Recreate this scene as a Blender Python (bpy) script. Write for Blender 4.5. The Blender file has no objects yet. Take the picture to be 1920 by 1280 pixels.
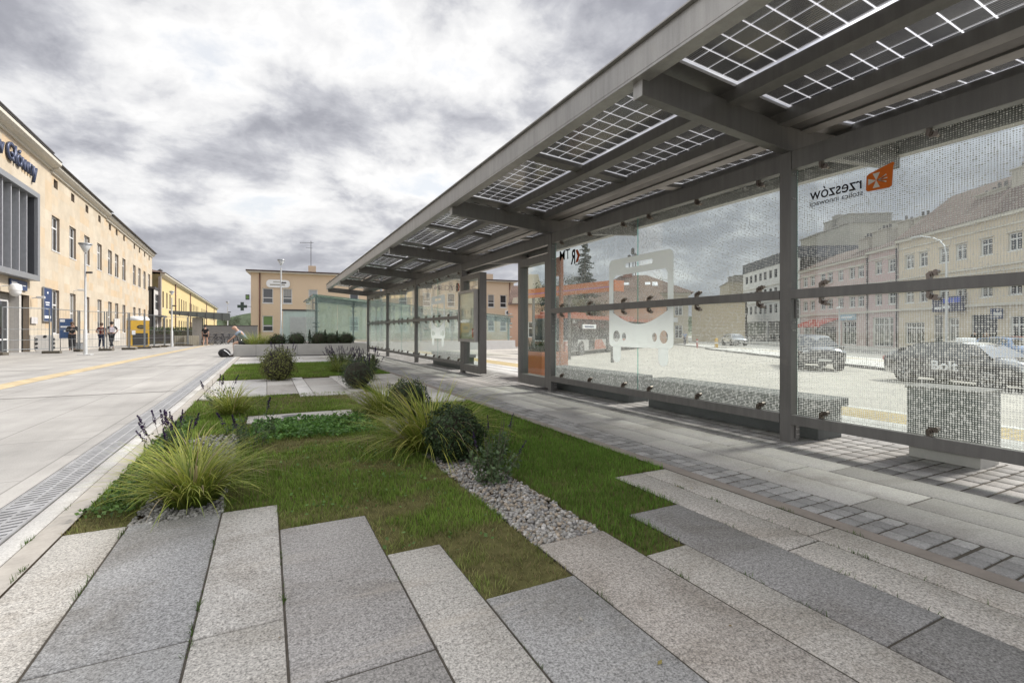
import bpy, bmesh, math, random
import numpy as np
from mathutils import Vector, Matrix
rad = math.radians
random.seed(7)
RNG = np.random.default_rng(11)
SC = bpy.context.scene
COL = SC.collection

# ------------------------------------------------------------------ camera, sky, sun, exposure
cam = bpy.data.cameras.new('camera'); camo = bpy.data.objects.new('camera', cam); COL.objects.link(camo)
cam.lens = 910 / 1920 * 36; cam.sensor_width = 36; cam.shift_y = -20.5 / 1920
cam.clip_start = .05; cam.clip_end = 3000
camo.location = (0, 0, 1.1); camo.rotation_euler = (rad(90), 0, rad(-26.8))
SC.camera = camo
SUN_EL, SUN_AZ = 45, 92          # degrees; azimuth clockwise from +Y
SC.view_settings.view_transform = 'Standard'; SC.view_settings.look = 'None'
SC.view_settings.exposure = 0.70; SC.view_settings.gamma = 1
SC.render.engine = 'CYCLES'
SC.cycles.transparent_max_bounces = 24; SC.cycles.max_bounces = 7
SC.cycles.caustics_reflective = False; SC.cycles.caustics_refractive = False
sl = bpy.data.lights.new('sun', 'SUN'); sl.energy = 2.9; sl.angle = rad(8); sl.color = (1, .95, .87)
slo = bpy.data.objects.new('sun', sl); COL.objects.link(slo)
sd = Vector((math.sin(rad(SUN_AZ)) * math.cos(rad(SUN_EL)), math.cos(rad(SUN_AZ)) * math.cos(rad(SUN_EL)), math.sin(rad(SUN_EL))))
slo.rotation_euler = sd.to_track_quat('Z', 'Y').to_euler(); slo.location = (20, 0, 40)

class NT:
    """small helper to wire node trees"""
    def __init__(s, tree): s.t = tree; s.n = tree.nodes; s.l = tree.links
    def add(s, typ, **kw):
        nd = s.n.new(typ)
        for k, v in kw.items():
            if k.startswith('i_'):
                key = k[2:]; key = int(key) if key.isdigit() else key
                s.put(nd.inputs[key], v)
            else: setattr(nd, k, v)
        return nd
    def put(s, sock, v):
        if isinstance(v, bpy.types.NodeSocket): s.l.new(v, sock)
        else: sock.default_value = v
    def math(s, op, a, b=0.0, c=None, clamp=False):
        nd = s.n.new('ShaderNodeMath'); nd.operation = op; nd.use_clamp = clamp
        s.put(nd.inputs[0], a); s.put(nd.inputs[1], b)
        if c is not None: s.put(nd.inputs[2], c)
        return nd.outputs[0]
    def mix(s, f, a, b, blend='MIX'):
        nd = s.n.new('ShaderNodeMix'); nd.data_type = 'RGBA'; nd.blend_type = blend
        s.put(nd.inputs[0], f); s.put(nd.inputs[6], a); s.put(nd.inputs[7], b)
        return nd.outputs[2]
    def noise(s, vec, scale, detail=4, rough=.55, dist=0.0, out=0):
        nd = s.n.new('ShaderNodeTexNoise'); s.put(nd.inputs['Vector'], vec)
        nd.inputs['Scale'].default_value = scale; nd.inputs['Detail'].default_value = detail
        nd.inputs['Roughness'].default_value = rough; nd.inputs['Distortion'].default_value = dist
        return nd.outputs[out]
    def ramp(s, f, stops):
        nd = s.n.new('ShaderNodeValToRGB'); cr = nd.color_ramp
        while len(cr.elements) < len(stops): cr.elements.new(.5)
        for e, (p, c) in zip(cr.elements, stops):
            e.position = p; e.color = c if len(c) == 4 else (*c, 1)
        s.put(nd.inputs[0], f); return nd.outputs[0]
    def rng(s, v, a, b, c, d):
        nd = s.n.new('ShaderNodeMapRange'); s.put(nd.inputs[0], v)
        for i, x in enumerate((a, b, c, d)): nd.inputs[i + 1].default_value = x
        return nd.outputs[0]

def c4(c): return (c[0], c[1], c[2], 1.0)
def G(v): return (v, v, v, 1)

SKY_OFF = (7.3, 2.1, 5.0)
# world: Nishita sky with a broken cloud deck, both looked up by direction
w = bpy.data.worlds.new('World'); SC.world = w; w.use_nodes = True
T = NT(w.node_tree); T.n.clear()
sky = T.add('ShaderNodeTexSky'); sky.sky_type = 'NISHITA'; sky.sun_disc = False
sky.sun_elevation = rad(SUN_EL); sky.sun_rotation = rad(SUN_AZ); sky.air_density = 1.2; sky.dust_density = 2
bg1 = T.add('ShaderNodeBackground', i_0=sky.outputs[0], i_1=.10)
geo = T.add('ShaderNodeTexCoord')
sep = T.add('ShaderNodeSeparateXYZ', i_0=geo.outputs['Generated'])
zz = T.math('MAXIMUM', sep.outputs[2], 0.0)
inv = T.math('DIVIDE', 1.0, T.math('ADD', zz, .27))
cv = T.add('ShaderNodeCombineXYZ', i_0=T.math('MULTIPLY', sep.outputs[0], inv), i_1=T.math('MULTIPLY', sep.outputs[1], inv), i_2=3.7)
wd = T.add('ShaderNodeTexNoise'); T.put(wd.inputs['Vector'], cv.outputs[0]); wd.inputs['Scale'].default_value = 1.6; wd.inputs['Detail'].default_value = 4
wv = T.add('ShaderNodeVectorMath', operation='MULTIPLY_ADD', i_0=wd.outputs['Color'], i_1=(.24, .24, .1), i_2=cv.outputs[0])
n1 = T.noise(wv.outputs[0], 1.9, 12, .57)
off = T.add('ShaderNodeVectorMath', operation='ADD', i_0=wv.outputs[0], i_1=SKY_OFF)
n2 = T.noise(off.outputs[0], .75, 4, .5)
n3 = T.noise(off.outputs[0], 3.9, 12, .60)
# the thin bright part of the deck sits a little left of straight ahead, high up
dv = T.add('ShaderNodeVectorMath', operation='DOT_PRODUCT', i_0=geo.outputs['Generated'], i_1=tuple(Vector((.14, .80, .50)).normalized()))
thin = T.rng(dv.outputs['Value'], .80, 1.0, 0, 1)
dens = T.math('ADD', T.math('MULTIPLY', n1, .60), T.math('ADD', T.math('MULTIPLY', n2, .42), T.math('MULTIPLY', n3, .36)))
dens = T.math('SUBTRACT', dens, T.math('ADD', T.math('MULTIPLY', thin, .085), T.rng(sep.outputs[0], .2, -.35, 0, .05)))
cloudc = T.ramp(dens, [(.53, (.92, .915, .91)), (.59, (.75, .752, .765)), (.635, (.54, .547, .585)), (.69, (.375, .382, .425)), (.80, (.24, .246, .28))])
lowh = T.rng(zz, .02, .24, 1, 0)
cloudc = T.mix(T.math('MULTIPLY', lowh, .62), cloudc, (.475, .482, .515, 1))
# the cloud deck glares round the hidden sun and is boosted out of view, overhead and behind the camera, as added fill
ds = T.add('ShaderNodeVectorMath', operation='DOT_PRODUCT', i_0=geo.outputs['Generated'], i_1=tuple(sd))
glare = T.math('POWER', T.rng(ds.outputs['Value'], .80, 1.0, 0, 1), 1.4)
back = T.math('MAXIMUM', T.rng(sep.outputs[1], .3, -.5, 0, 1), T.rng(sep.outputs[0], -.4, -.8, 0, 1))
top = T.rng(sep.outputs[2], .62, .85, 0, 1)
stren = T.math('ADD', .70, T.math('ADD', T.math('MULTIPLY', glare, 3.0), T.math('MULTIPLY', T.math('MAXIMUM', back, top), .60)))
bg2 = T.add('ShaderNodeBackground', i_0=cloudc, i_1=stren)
cover = T.rng(dens, .48, .54, .72, 1)
cover = T.math('MAXIMUM', cover, lowh)
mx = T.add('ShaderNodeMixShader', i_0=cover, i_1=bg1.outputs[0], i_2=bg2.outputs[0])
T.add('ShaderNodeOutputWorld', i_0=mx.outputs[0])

# ------------------------------------------------------------------ materials
def mat(name):
    m = bpy.data.materials.new(name); m.use_nodes = True
    t = NT(m.node_tree); t.n.clear()
    return m, t
def finish(t, shader): t.add('ShaderNodeOutputMaterial', i_0=shader)
def bump(t, h, strength=.3, dist=.01):
    return t.add('ShaderNodeBump', i_Height=h, i_Strength=strength, i_Distance=dist).outputs[0]

MATS = {}
def M(name, col, rough=.6, metal=0.0, var=.12, scale=6.0, spec=.5, emis=None, bmp=0.0, coat=0.0, fine=40):
    """plain surface: base colour with soft dirt mottling, roughness variation, optional bump"""
    if name in MATS: return MATS[name]
    m, t = mat(name)
    co = t.add('ShaderNodeTexCoord').outputs['Object']
    a = t.noise(co, scale, 5, .6); b = t.noise(co, fine, 3, .6)
    f = t.math('ADD', t.math('MULTIPLY', a, .7), t.math('MULTIPLY', b, .3))
    f = t.rng(f, .3, .7, 1 - var, 1 + var)
    cc = t.add('ShaderNodeVectorMath', operation='SCALE'); t.put(cc.inputs[0], tuple(col)); t.put(cc.inputs['Scale'], f)
    p = t.add('ShaderNodeBsdfPrincipled')
    t.put(p.inputs['Base Color'], cc.outputs[0]); t.put(p.inputs['Metallic'], metal)
    t.put(p.inputs['Roughness'], t.rng(a, .3, .7, max(.02, rough - .08), min(1, rough + .08)))
    t.put(p.inputs['Specular IOR Level'], spec); t.put(p.inputs['Coat Weight'], coat)
    if emis: t.put(p.inputs['Emission Color'], c4(emis[:3])); t.put(p.inputs['Emission Strength'], emis[3])
    if bmp: t.put(p.inputs['Normal'], bump(t, b, bmp, .004))
    finish(t, p.outputs[0]); MATS[name] = m; return m

def attr_mat(name, rough=.6, speck=0.0, sscale=130, trans=0.0, var=.2, vscale=5.0, spec=.3, bmp=0.0, blotch=None):
    """colour from the mesh's own Col attribute (leaf, blade, pebble, slab tone) with grain"""
    m, t = mat(name)
    co = t.add('ShaderNodeTexCoord').outputs['Object']
    col = t.add('ShaderNodeAttribute', attribute_name='Col').outputs['Color']
    a = t.noise(co, vscale, 5, .65)
    f = t.rng(a, .25, .75, 1 - var, 1 + var)
    if speck:
        g = t.noise(co, sscale, 3, .7)
        g2 = t.noise(co, sscale * .45, 2, .7)
        f = t.math('MULTIPLY', f, t.math('ADD', t.rng(g, .32, .68, 1 - speck, 1 + speck), t.rng(g2, .35, .65, -speck * .45, speck * .45)))
    cc = t.add('ShaderNodeVectorMath', operation='SCALE'); t.put(cc.inputs[0], col); t.put(cc.inputs['Scale'], f)
    base = cc.outputs[0]
    if blotch:
        st = t.rng(t.noise(co, 1.3, 6, .7, .6), .48, .68, 0, 1.0)
        base = t.mix(st, base, t.mix(1.0, base, c4(blotch), 'MULTIPLY'))
        vo = t.add('ShaderNodeTexVoronoi', feature='F1'); t.put(vo.inputs['Vector'], co); vo.inputs['Scale'].default_value = 2.6
        wob = t.math('MULTIPLY', t.noise(co, 35, 3), .035)
        spot = t.math('LESS_THAN', t.math('ADD', vo.outputs['Distance'], wob), t.math('MULTIPLY', t.math('GREATER_THAN', t.add('ShaderNodeSeparateXYZ', i_0=vo.outputs['Color']).outputs[0], .55), .058))
        base = t.mix(t.math('MULTIPLY', spot, .6), base, (.10, .095, .085, 1))
        mp = t.add('ShaderNodeMapping'); t.put(mp.inputs['Vector'], co); mp.inputs['Rotation'].default_value = (0, 0, .5); mp.inputs['Scale'].default_value = (.5, 5.0, 1)
        pale = t.rng(t.noise(mp.outputs[0], 1.1, 5, .6), .60, .74, 0, .30)
        base = t.mix(pale, base, (.52, .46, .38, 1))
    p = t.add('ShaderNodeBsdfPrincipled'); t.put(p.inputs['Base Color'], base)
    t.put(p.inputs['Roughness'], rough); t.put(p.inputs['Specular IOR Level'], spec)
    if bmp: t.put(p.inputs['Normal'], bump(t, t.noise(co, sscale, 3, .7), bmp, .003))
    sh = p.outputs[0]
    if trans:
        tr = t.add('ShaderNodeBsdfTranslucent', i_0=base)
        sh = t.add('ShaderNodeMixShader', i_0=trans, i_1=sh, i_2=tr.outputs[0]).outputs[0]
    finish(t, sh); MATS[name] = m; return m

def metal_mat(name, col, rough, metal):
    m, t = mat(name)
    co = t.add('ShaderNodeTexCoord').outputs['Object']
    mp = t.add('ShaderNodeMapping'); t.put(mp.inputs['Vector'], co); mp.inputs['Scale'].default_value = (9, 9, .7)
    streak = t.noise(mp.outputs[0], 1.6, 6, .65); dust = t.noise(co, 1.1, 7, .68); spk = t.noise(co, 160, 2, .6)
    f = t.math('MULTIPLY', t.rng(streak, .3, .7, .86, 1.14), t.math('MULTIPLY', t.rng(dust, .3, .7, .88, 1.14), t.rng(spk, .3, .7, .95, 1.05)))
    cc = t.add('ShaderNodeVectorMath', operation='SCALE'); t.put(cc.inputs[0], col); t.put(cc.inputs['Scale'], f)
    base = t.mix(t.rng(t.noise(co, 3.3, 8, .7), .60, .72, 0, .22), cc.outputs[0], (.34, .31, .26, 1))
    p = t.add('ShaderNodeBsdfPrincipled', i_Metallic=metal); t.put(p.inputs['Base Color'], base)
    t.put(p.inputs['Roughness'], t.rng(dust, .3, .7, rough - .12, rough + .16)); t.put(p.inputs['Normal'], bump(t, t.noise(co, 2.2, 3), .05, .02))
    finish(t, p.outputs[0]); MATS[name] = m; return m
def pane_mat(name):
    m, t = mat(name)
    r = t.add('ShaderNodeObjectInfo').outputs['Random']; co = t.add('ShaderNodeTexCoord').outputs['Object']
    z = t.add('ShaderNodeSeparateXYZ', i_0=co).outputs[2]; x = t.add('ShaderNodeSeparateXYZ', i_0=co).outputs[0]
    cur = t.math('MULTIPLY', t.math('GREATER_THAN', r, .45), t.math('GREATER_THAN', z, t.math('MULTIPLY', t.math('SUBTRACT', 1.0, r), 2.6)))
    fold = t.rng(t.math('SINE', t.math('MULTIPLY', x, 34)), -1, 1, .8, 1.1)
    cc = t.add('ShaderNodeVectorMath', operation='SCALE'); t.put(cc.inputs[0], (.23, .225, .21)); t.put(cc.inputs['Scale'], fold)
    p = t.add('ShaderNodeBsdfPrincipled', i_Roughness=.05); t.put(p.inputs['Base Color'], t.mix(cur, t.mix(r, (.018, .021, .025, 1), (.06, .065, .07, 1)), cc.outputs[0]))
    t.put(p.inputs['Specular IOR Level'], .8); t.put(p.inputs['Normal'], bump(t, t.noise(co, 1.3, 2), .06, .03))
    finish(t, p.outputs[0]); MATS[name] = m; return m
def brick_mat(name, c1, c2, mortar, bw, bh, mort=.01, rough=.8, axes='xy', off=.5, grime=.15, speck=.0, tint=None, bmp=.3, bias=0.0, streak=0.0):
    m, t = mat(name)
    co = t.add('ShaderNodeTexCoord').outputs['Object']
    sp = t.add('ShaderNodeSeparateXYZ', i_0=co)
    k = {'x': 0, 'y': 1, 'z': 2}
    u, v = sp.outputs[k[axes[0]]], sp.outputs[k[axes[1]]]
    vec = t.add('ShaderNodeCombineXYZ', i_0=u, i_1=v).outputs[0]
    b = t.add('ShaderNodeTexBrick'); b.offset = off; b.squash = 1
    t.put(b.inputs['Vector'], vec); t.put(b.inputs['Color1'], c4(c1)); t.put(b.inputs['Color2'], c4(c2)); t.put(b.inputs['Mortar'], c4(mortar))
    b.inputs['Scale'].default_value = 1; b.inputs['Brick Width'].default_value = bw; b.inputs['Row Height'].default_value = bh
    b.inputs['Mortar Size'].default_value = mort; b.inputs['Mortar Smooth'].default_value = .1; b.inputs['Bias'].default_value = bias
    a = t.noise(co, .8, 7, .65); g = t.noise(co, 90, 3, .7)
    f = t.math('MULTIPLY', t.rng(a, .3, .7, 1 - grime, 1 + grime), t.rng(g, .3, .7, 1 - speck, 1 + speck))
    base = b.outputs[0]
    if streak:   # wheel marks and trodden dirt running along the plaza, and scattered stains
        mp = t.add('ShaderNodeMapping'); t.put(mp.inputs['Vector'], co); mp.inputs['Scale'].default_value = (1.1, .05, 1)
        f = t.math('MULTIPLY', f, t.rng(t.noise(mp.outputs[0], 1.0, 6, .65), .42, .72, 1.03, 1 - streak))
        f = t.math('MULTIPLY', f, t.rng(t.noise(co, .55, 7, .7, .8), .56, .70, 1, 1 - streak))
    if tint:   # second, slower colour field across the blocks
        q = t.add('ShaderNodeTexWhiteNoise', noise_dimensions='2D')
        cell = t.add('ShaderNodeCombineXYZ', i_0=t.math('FLOOR', t.math('DIVIDE', u, bw)), i_1=t.math('FLOOR', t.math('DIVIDE', v, bh)))
        t.put(q.inputs['Vector'], cell.outputs[0])
        base = t.mix(t.rng(q.outputs[0], .55, 1, 0, .8), base, c4(tint))
    cc = t.add('ShaderNodeVectorMath', operation='SCALE'); t.put(cc.inputs[0], base); t.put(cc.inputs['Scale'], f)
    p = t.add('ShaderNodeBsdfPrincipled', i_Roughness=rough); t.put(p.inputs['Base Color'], cc.outputs[0])
    t.put(p.inputs['Specular IOR Level'], .3)
    if bmp: t.put(p.inputs['Normal'], bump(t, b.outputs['Fac'], -bmp, .006))
    finish(t, p.outputs[0]); MATS[name] = m; return m

def schlick(t):
    g = t.add('ShaderNodeNewGeometry')
    d = t.add('ShaderNodeVectorMath', operation='DOT_PRODUCT', i_0=g.outputs['Incoming'], i_1=g.outputs['Normal'])
    c = t.math('SUBTRACT', 1.0, t.math('ABSOLUTE', d.outputs['Value']))
    return t.math('ADD', .035, t.math('MULTIPLY', t.math('POWER', c, 5.0), .9))
def glass_mat(name, tint=(.93, .97, .95), refl=1.0, tint_sheen=0.0, tint_sheen_col=(.6, .7, .66)):
    m, t = mat(name)
    tr = t.add('ShaderNodeBsdfTransparent', i_0=c4(tint))
    gl = t.add('ShaderNodeBsdfGlossy', i_0=(1, 1, 1, 1), i_1=.02)
    sh = t.add('ShaderNodeMixShader', i_0=t.math('MULTIPLY', schlick(t), refl, clamp=True), i_1=tr.outputs[0], i_2=gl.outputs[0]).outputs[0]
    if tint_sheen:
        co = t.add('ShaderNodeTexCoord').outputs['Object']
        df = t.add('ShaderNodeBsdfDiffuse', i_0=c4(tint_sheen_col))
        sh = t.add('ShaderNodeMixShader', i_0=t.rng(t.noise(co, 2.0, 5, .6), .3, .7, tint_sheen * .6, tint_sheen * 1.4), i_1=sh, i_2=df.outputs[0]).outputs[0]
    finish(t, sh); MATS[name] = m; return m

def frit_mat(name, pitch=.0165):
    """clear glass printed with a grid of white ceramic dots of random size, bigger low down"""
    m, t = mat(name)
    co = t.add('ShaderNodeTexCoord').outputs['Object']
    sp = t.add('ShaderNodeSeparateXYZ', i_0=co)
    u = t.math('DIVIDE', sp.outputs[1], pitch); v = t.math('DIVIDE', sp.outputs[2], pitch)
    fu, fv = t.math('FLOOR', u), t.math('FLOOR', v)
    cell = t.add('ShaderNodeCombineXYZ', i_0=fu, i_1=fv)
    wn = t.add('ShaderNodeTexWhiteNoise', noise_dimensions='2D'); t.put(wn.inputs['Vector'], cell.outputs[0])
    du = t.math('SUBTRACT', t.math('SUBTRACT', u, fu), .5); dv_ = t.math('SUBTRACT', t.math('SUBTRACT', v, fv), .5)
    r2 = t.math('SQRT', t.math('ADD', t.math('MULTIPLY', du, du), t.math('MULTIPLY', dv_, dv_)))
    big = t.math('POWER', wn.outputs[0], 2.2)
    rr = t.math('ADD', t.rng(sp.outputs[2], .2, 2.7, .29, .17), t.math('MULTIPLY', big, .20))
    dot = t.math('LESS_THAN', r2, rr)
    tr = t.add('ShaderNodeBsdfTransparent', i_0=(.94, .97, .96, 1))
    gl = t.add('ShaderNodeBsdfGlossy', i_0=(1, 1, 1, 1), i_1=.02)
    g = t.add('ShaderNodeMixShader', i_0=schlick(t), i_1=tr.outputs[0], i_2=gl.outputs[0])
    d = t.add('ShaderNodeBsdfDiffuse', i_0=(.55, .55, .53, 1)); tl = t.add('ShaderNodeBsdfTranslucent', i_0=(.58, .58, .55, 1))
    w_ = t.add('ShaderNodeMixShader', i_0=.5, i_1=d.outputs[0], i_2=tl.outputs[0])
    sh = t.add('ShaderNodeMixShader', i_0=dot, i_1=g.outputs[0], i_2=w_.outputs[0])
    finish(t, sh.outputs[0]); MATS[name] = m; return m

def vinyl_mat(name, col, trans=.45):
    m, t = mat(name)
    d = t.add('ShaderNodeBsdfDiffuse', i_0=c4(col)); tl = t.add('ShaderNodeBsdfTranslucent', i_0=c4(col))
    finish(t, t.add('ShaderNodeMixShader', i_0=trans, i_1=d.outputs[0], i_2=tl.outputs[0]).outputs[0]); MATS[name] = m; return m

def cell_mat():
    """solar laminate: dark square cells on clear glass; the gaps between the cells let the sky through"""
    m, t = mat('solar laminate')
    co = t.add('ShaderNodeTexCoord').outputs['Object']
    sp = t.add('ShaderNodeSeparateXYZ', i_0=co)
    P = .179
    def gap(c, off, half):
        f = t.math('FRACT', t.math('ADD', t.math('DIVIDE', c, P), off))
        return t.math('LESS_THAN', t.math('SUBTRACT', .5, t.math('ABSOLUTE', t.math('SUBTRACT', f, .5))), half)
    gx = gap(sp.outputs[0], 0.0, .023); gy = gap(sp.outputs[1], 0.0, .030)
    g = t.math('MAXIMUM', gx, gy)
    wn = t.add('ShaderNodeTexWhiteNoise', noise_dimensions='2D')
    cell = t.add('ShaderNodeCombineXYZ', i_0=t.math('FLOOR', t.math('DIVIDE', sp.outputs[0], P)), i_1=t.math('FLOOR', t.math('DIVIDE', sp.outputs[1], P)))
    t.put(wn.inputs['Vector'], cell.outputs[0])
    val = t.rng(wn.outputs[0], 0, 1, .75, 1.25)
    fing = t.math('FRACT', t.math('MULTIPLY', sp.outputs[0], 45)); val = t.math('MULTIPLY', val, t.rng(fing, 0, 1, .85, 1.1))
    cc = t.add('ShaderNodeVectorMath', operation='SCALE'); t.put(cc.inputs[0], (.105, .098, .087)); t.put(cc.inputs['Scale'], val)
    pr = t.add('ShaderNodeBsdfPrincipled', i_Roughness=.16); t.put(pr.inputs['Base Color'], cc.outputs[0])
    tr0 = t.add('ShaderNodeBsdfTransparent', i_0=(.85, .85, .85, 1))
    cellsh = t.add('ShaderNodeMixShader', i_0=.22, i_1=pr.outputs[0], i_2=tr0.outputs[0])
    tr = t.add('ShaderNodeBsdfTransparent', i_0=(.95, .95, .97, 1))
    tl = t.add('ShaderNodeBsdfTranslucent', i_0=(.9, .9, .92, 1))
    gm = t.add('ShaderNodeMixShader', i_0=.35, i_1=tr.outputs[0], i_2=tl.outputs[0])
    finish(t, t.add('ShaderNodeMixShader', i_0=g, i_1=cellsh.outputs[0], i_2=gm.outputs[0]).outputs[0])
    MATS['solar'] = m; return m

# ------------------------------------------------------------------ mesh building
class MB:
    def __init__(s): s.v = []; s.f = []; s.sm = []
    def add(s, vs, fs, smooth=False, xf=None):
        o = len(s.v)
        s.v += [tuple(xf @ Vector(q)) if xf else tuple(q) for q in vs]
        s.f += [tuple(i + o for i in f) for f in fs]; s.sm += [smooth] * len(fs); return s
    def box(s, x0, x1, y0, y1, z0, z1, xf=None):
        vs = [(x, y, z) for z in (z0, z1) for y in (y0, y1) for x in (x0, x1)]
        return s.add(vs, [(0, 2, 3, 1), (4, 5, 7, 6), (0, 1, 5, 4), (2, 6, 7, 3), (0, 4, 6, 2), (1, 3, 7, 5)], xf=xf)
    def prism(s, poly, a, b, axis='z', xf=None):
        """extrude a polygon (CCW in its plane) along axis from a to b"""
        def P(p, t):
            return {'z': (p[0], p[1], t), 'y': (p[0], t, p[1]), 'x': (t, p[0], p[1])}[axis]
        n = len(poly); vs = [P(p, a) for p in poly] + [P(p, b) for p in poly]
        fs = [tuple(range(n))[::-1], tuple(range(n, 2 * n))] + [(i, (i + 1) % n, n + (i + 1) % n, n + i) for i in range(n)]
        if axis == 'y': fs = [f[::-1] for f in fs]
        return s.add(vs, fs, xf=xf)
    def tube(s, p0, p1, r0, r1=None, n=10, cap=True, xf=None):
        r1 = r0 if r1 is None else r1
        p0, p1 = Vector(p0), Vector(p1); d = (p1 - p0).normalized()
        a = d.orthogonal().normalized(); b = d.cross(a)
        vs = []
        for p, r in ((p0, r0), (p1, r1)):
            vs += [p + (a * math.cos(2 * math.pi * i / n) + b * math.sin(2 * math.pi * i / n)) * r for i in range(n)]
        s.add(vs, [(i, (i + 1) % n, n + (i + 1) % n, n + i) for i in range(n)], True, xf)
        if cap: s.add(vs, [tuple(range(n))[::-1], tuple(range(n, 2 * n))], False, xf)
        return s
    def path(s, pts, r, n=8, xf=None):
        for a, b in zip(pts, pts[1:]): s.tube(a, b, r, n=n, xf=xf)
        return s
    def lathe(s, prof, n=20, xf=None, cx=0, cy=0):
        vs = [(cx + r * math.cos(2 * math.pi * i / n), cy + r * math.sin(2 * math.pi * i / n), z) for r, z in prof for i in range(n)]
        fs = [(k * n + i, k * n + (i + 1) % n, (k + 1) * n + (i + 1) % n, (k + 1) * n + i) for k in range(len(prof) - 1) for i in range(n)]
        s.add(vs, fs, True, xf)
        s.add([v for v in vs[:n]], [tuple(range(n))[::-1]], False, xf); s.add([v for v in vs[-n:]], [tuple(range(n))], False, xf)
        return s
    def ball(s, c, r, n=10, sz=1.0, xf=None):
        prof = [(max(1e-4, r * math.sin(math.pi * k / n)), c[2] - sz * r * math.cos(math.pi * k / n)) for k in range(n + 1)]
        return s.lathe(prof, 2 * n, xf, c[0], c[1])
    def mesh(s, name):
        me = bpy.data.meshes.new(name); me.from_pydata(s.v, [], s.f); me.polygons.foreach_set('use_smooth', s.sm); me.update(); return me
    def split(s, name, m, parent=None, bevel=0.0):
        """build every separate piece as an object of its own"""
        me = s.mesh(name); bm = bmesh.new(); bm.from_mesh(me); bpy.data.meshes.remove(me)
        bmesh.ops.remove_doubles(bm, verts=bm.verts, dist=1e-5); todo = set(bm.faces); out = []
        while todo:
            st = [todo.pop()]; fs = []
            while st:
                f = st.pop(); fs.append(f)
                for v in f.verts:
                    for g in v.link_faces:
                        if g in todo: todo.discard(g); st.append(g)
            idx = {}; b = MB()
            for f in fs:
                for v in f.verts: idx.setdefault(v, len(idx))
            b.add([v.co[:] for v in idx], []); b.f = [tuple(idx[v] for v in f.verts) for f in fs]; b.sm = [f.smooth for f in fs]
            out.append(b.build(name, m, parent, bevel))
        bm.free(); return out
    def build(s, name, m, parent=None, bevel=0.0, fix=False, more=None):
        n0 = len(s.f)
        if more: s.add(more[0].v, []); o = len(s.v) - len(more[0].v); s.f += [tuple(i + o for i in f) for f in more[0].f]; s.sm += more[0].sm
        me = s.mesh(name)
        if more:
            me.materials.append(m); me.materials.append(more[1])
            for p in me.polygons[n0:]: p.material_index = 1
            return link(name, me, parent)
        if bevel or fix:
            bm = bmesh.new(); bm.from_mesh(me)
            if fix: bmesh.ops.remove_doubles(bm, verts=bm.verts, dist=1e-5); bmesh.ops.recalc_face_normals(bm, faces=bm.faces)
            if bevel: bmesh.ops.bevel(bm, geom=bm.edges[:], offset=bevel, segments=2, affect='EDGES', profile=.6)
            bm.to_mesh(me); bm.free()
        me.materials.append(m)
        return link(name, me, parent)
def link(name, me, parent=None, loc=None):
    o = bpy.data.objects.new(name, me); COL.objects.link(o)
    if parent: o.parent = parent
    if loc: o.location = loc
    return o
def tag(o, label=None, cat=None, group=None, kind=None):
    if label: o['label'] = label
    if cat: o['category'] = cat
    if group: o['group'] = group
    if kind: o['kind'] = kind
    return o
def thing(name, label, cat, loc=(0, 0, 0), rz=0.0, group=None):
    o = bpy.data.objects.new(name, None); COL.objects.link(o); o.empty_display_size = .2
    o.location = loc; o.rotation_euler = (0, 0, rz); return tag(o, label, cat, group)
def struct(name, o): o.name = name; return tag(o, kind='structure')
def copy_tree(o, parent=None):
    c = o.copy(); COL.objects.link(c)
    if parent: c.parent = parent
    for ch in list(o.children): copy_tree(ch, c)
    return c
def copy_thing(o, label, loc, rz=0.0, group=None, scale=1.0):
    c = copy_tree(o); c.location = loc; c.rotation_euler = (0, 0, rz); c['label'] = label; c.scale = (scale,) * 3
    if group: c['group'] = group
    return c

def np_mesh(name, verts, quads, m, cols=None, tris=None, parent=None, smooth=False):
    """fast mesh from numpy: quads (N,4) and/or tris (N,3); per-vertex colours"""
    me = bpy.data.meshes.new(name); verts = np.asarray(verts, np.float32).reshape(-1, 3)
    q = np.asarray(quads, np.int32).reshape(-1, 4) if quads is not None else np.zeros((0, 4), np.int32)
    t = np.asarray(tris, np.int32).reshape(-1, 3) if tris is not None else np.zeros((0, 3), np.int32)
    me.vertices.add(len(verts)); me.vertices.foreach_set('co', verts.ravel())
    loops = np.concatenate([q.ravel(), t.ravel()]); me.loops.add(len(loops)); me.loops.foreach_set('vertex_index', loops)
    tot = np.concatenate([np.full(len(q), 4, np.int32), np.full(len(t), 3, np.int32)])
    st = np.concatenate([[0], np.cumsum(tot)[:-1]]).astype(np.int32)
    me.polygons.add(len(tot)); me.polygons.foreach_set('loop_start', st)
    if smooth: me.polygons.foreach_set('use_smooth', np.ones(len(tot), bool))
    me.update(calc_edges=True)
    if cols is not None:
        a = me.color_attributes.new('Col', 'FLOAT_COLOR', 'POINT')
        c = np.ones((len(verts), 4), np.float32); c[:, :3] = cols; a.data.foreach_set('color', c.ravel())
    me.materials.append(m); me.validate()
    return link(name, me, parent)

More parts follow.
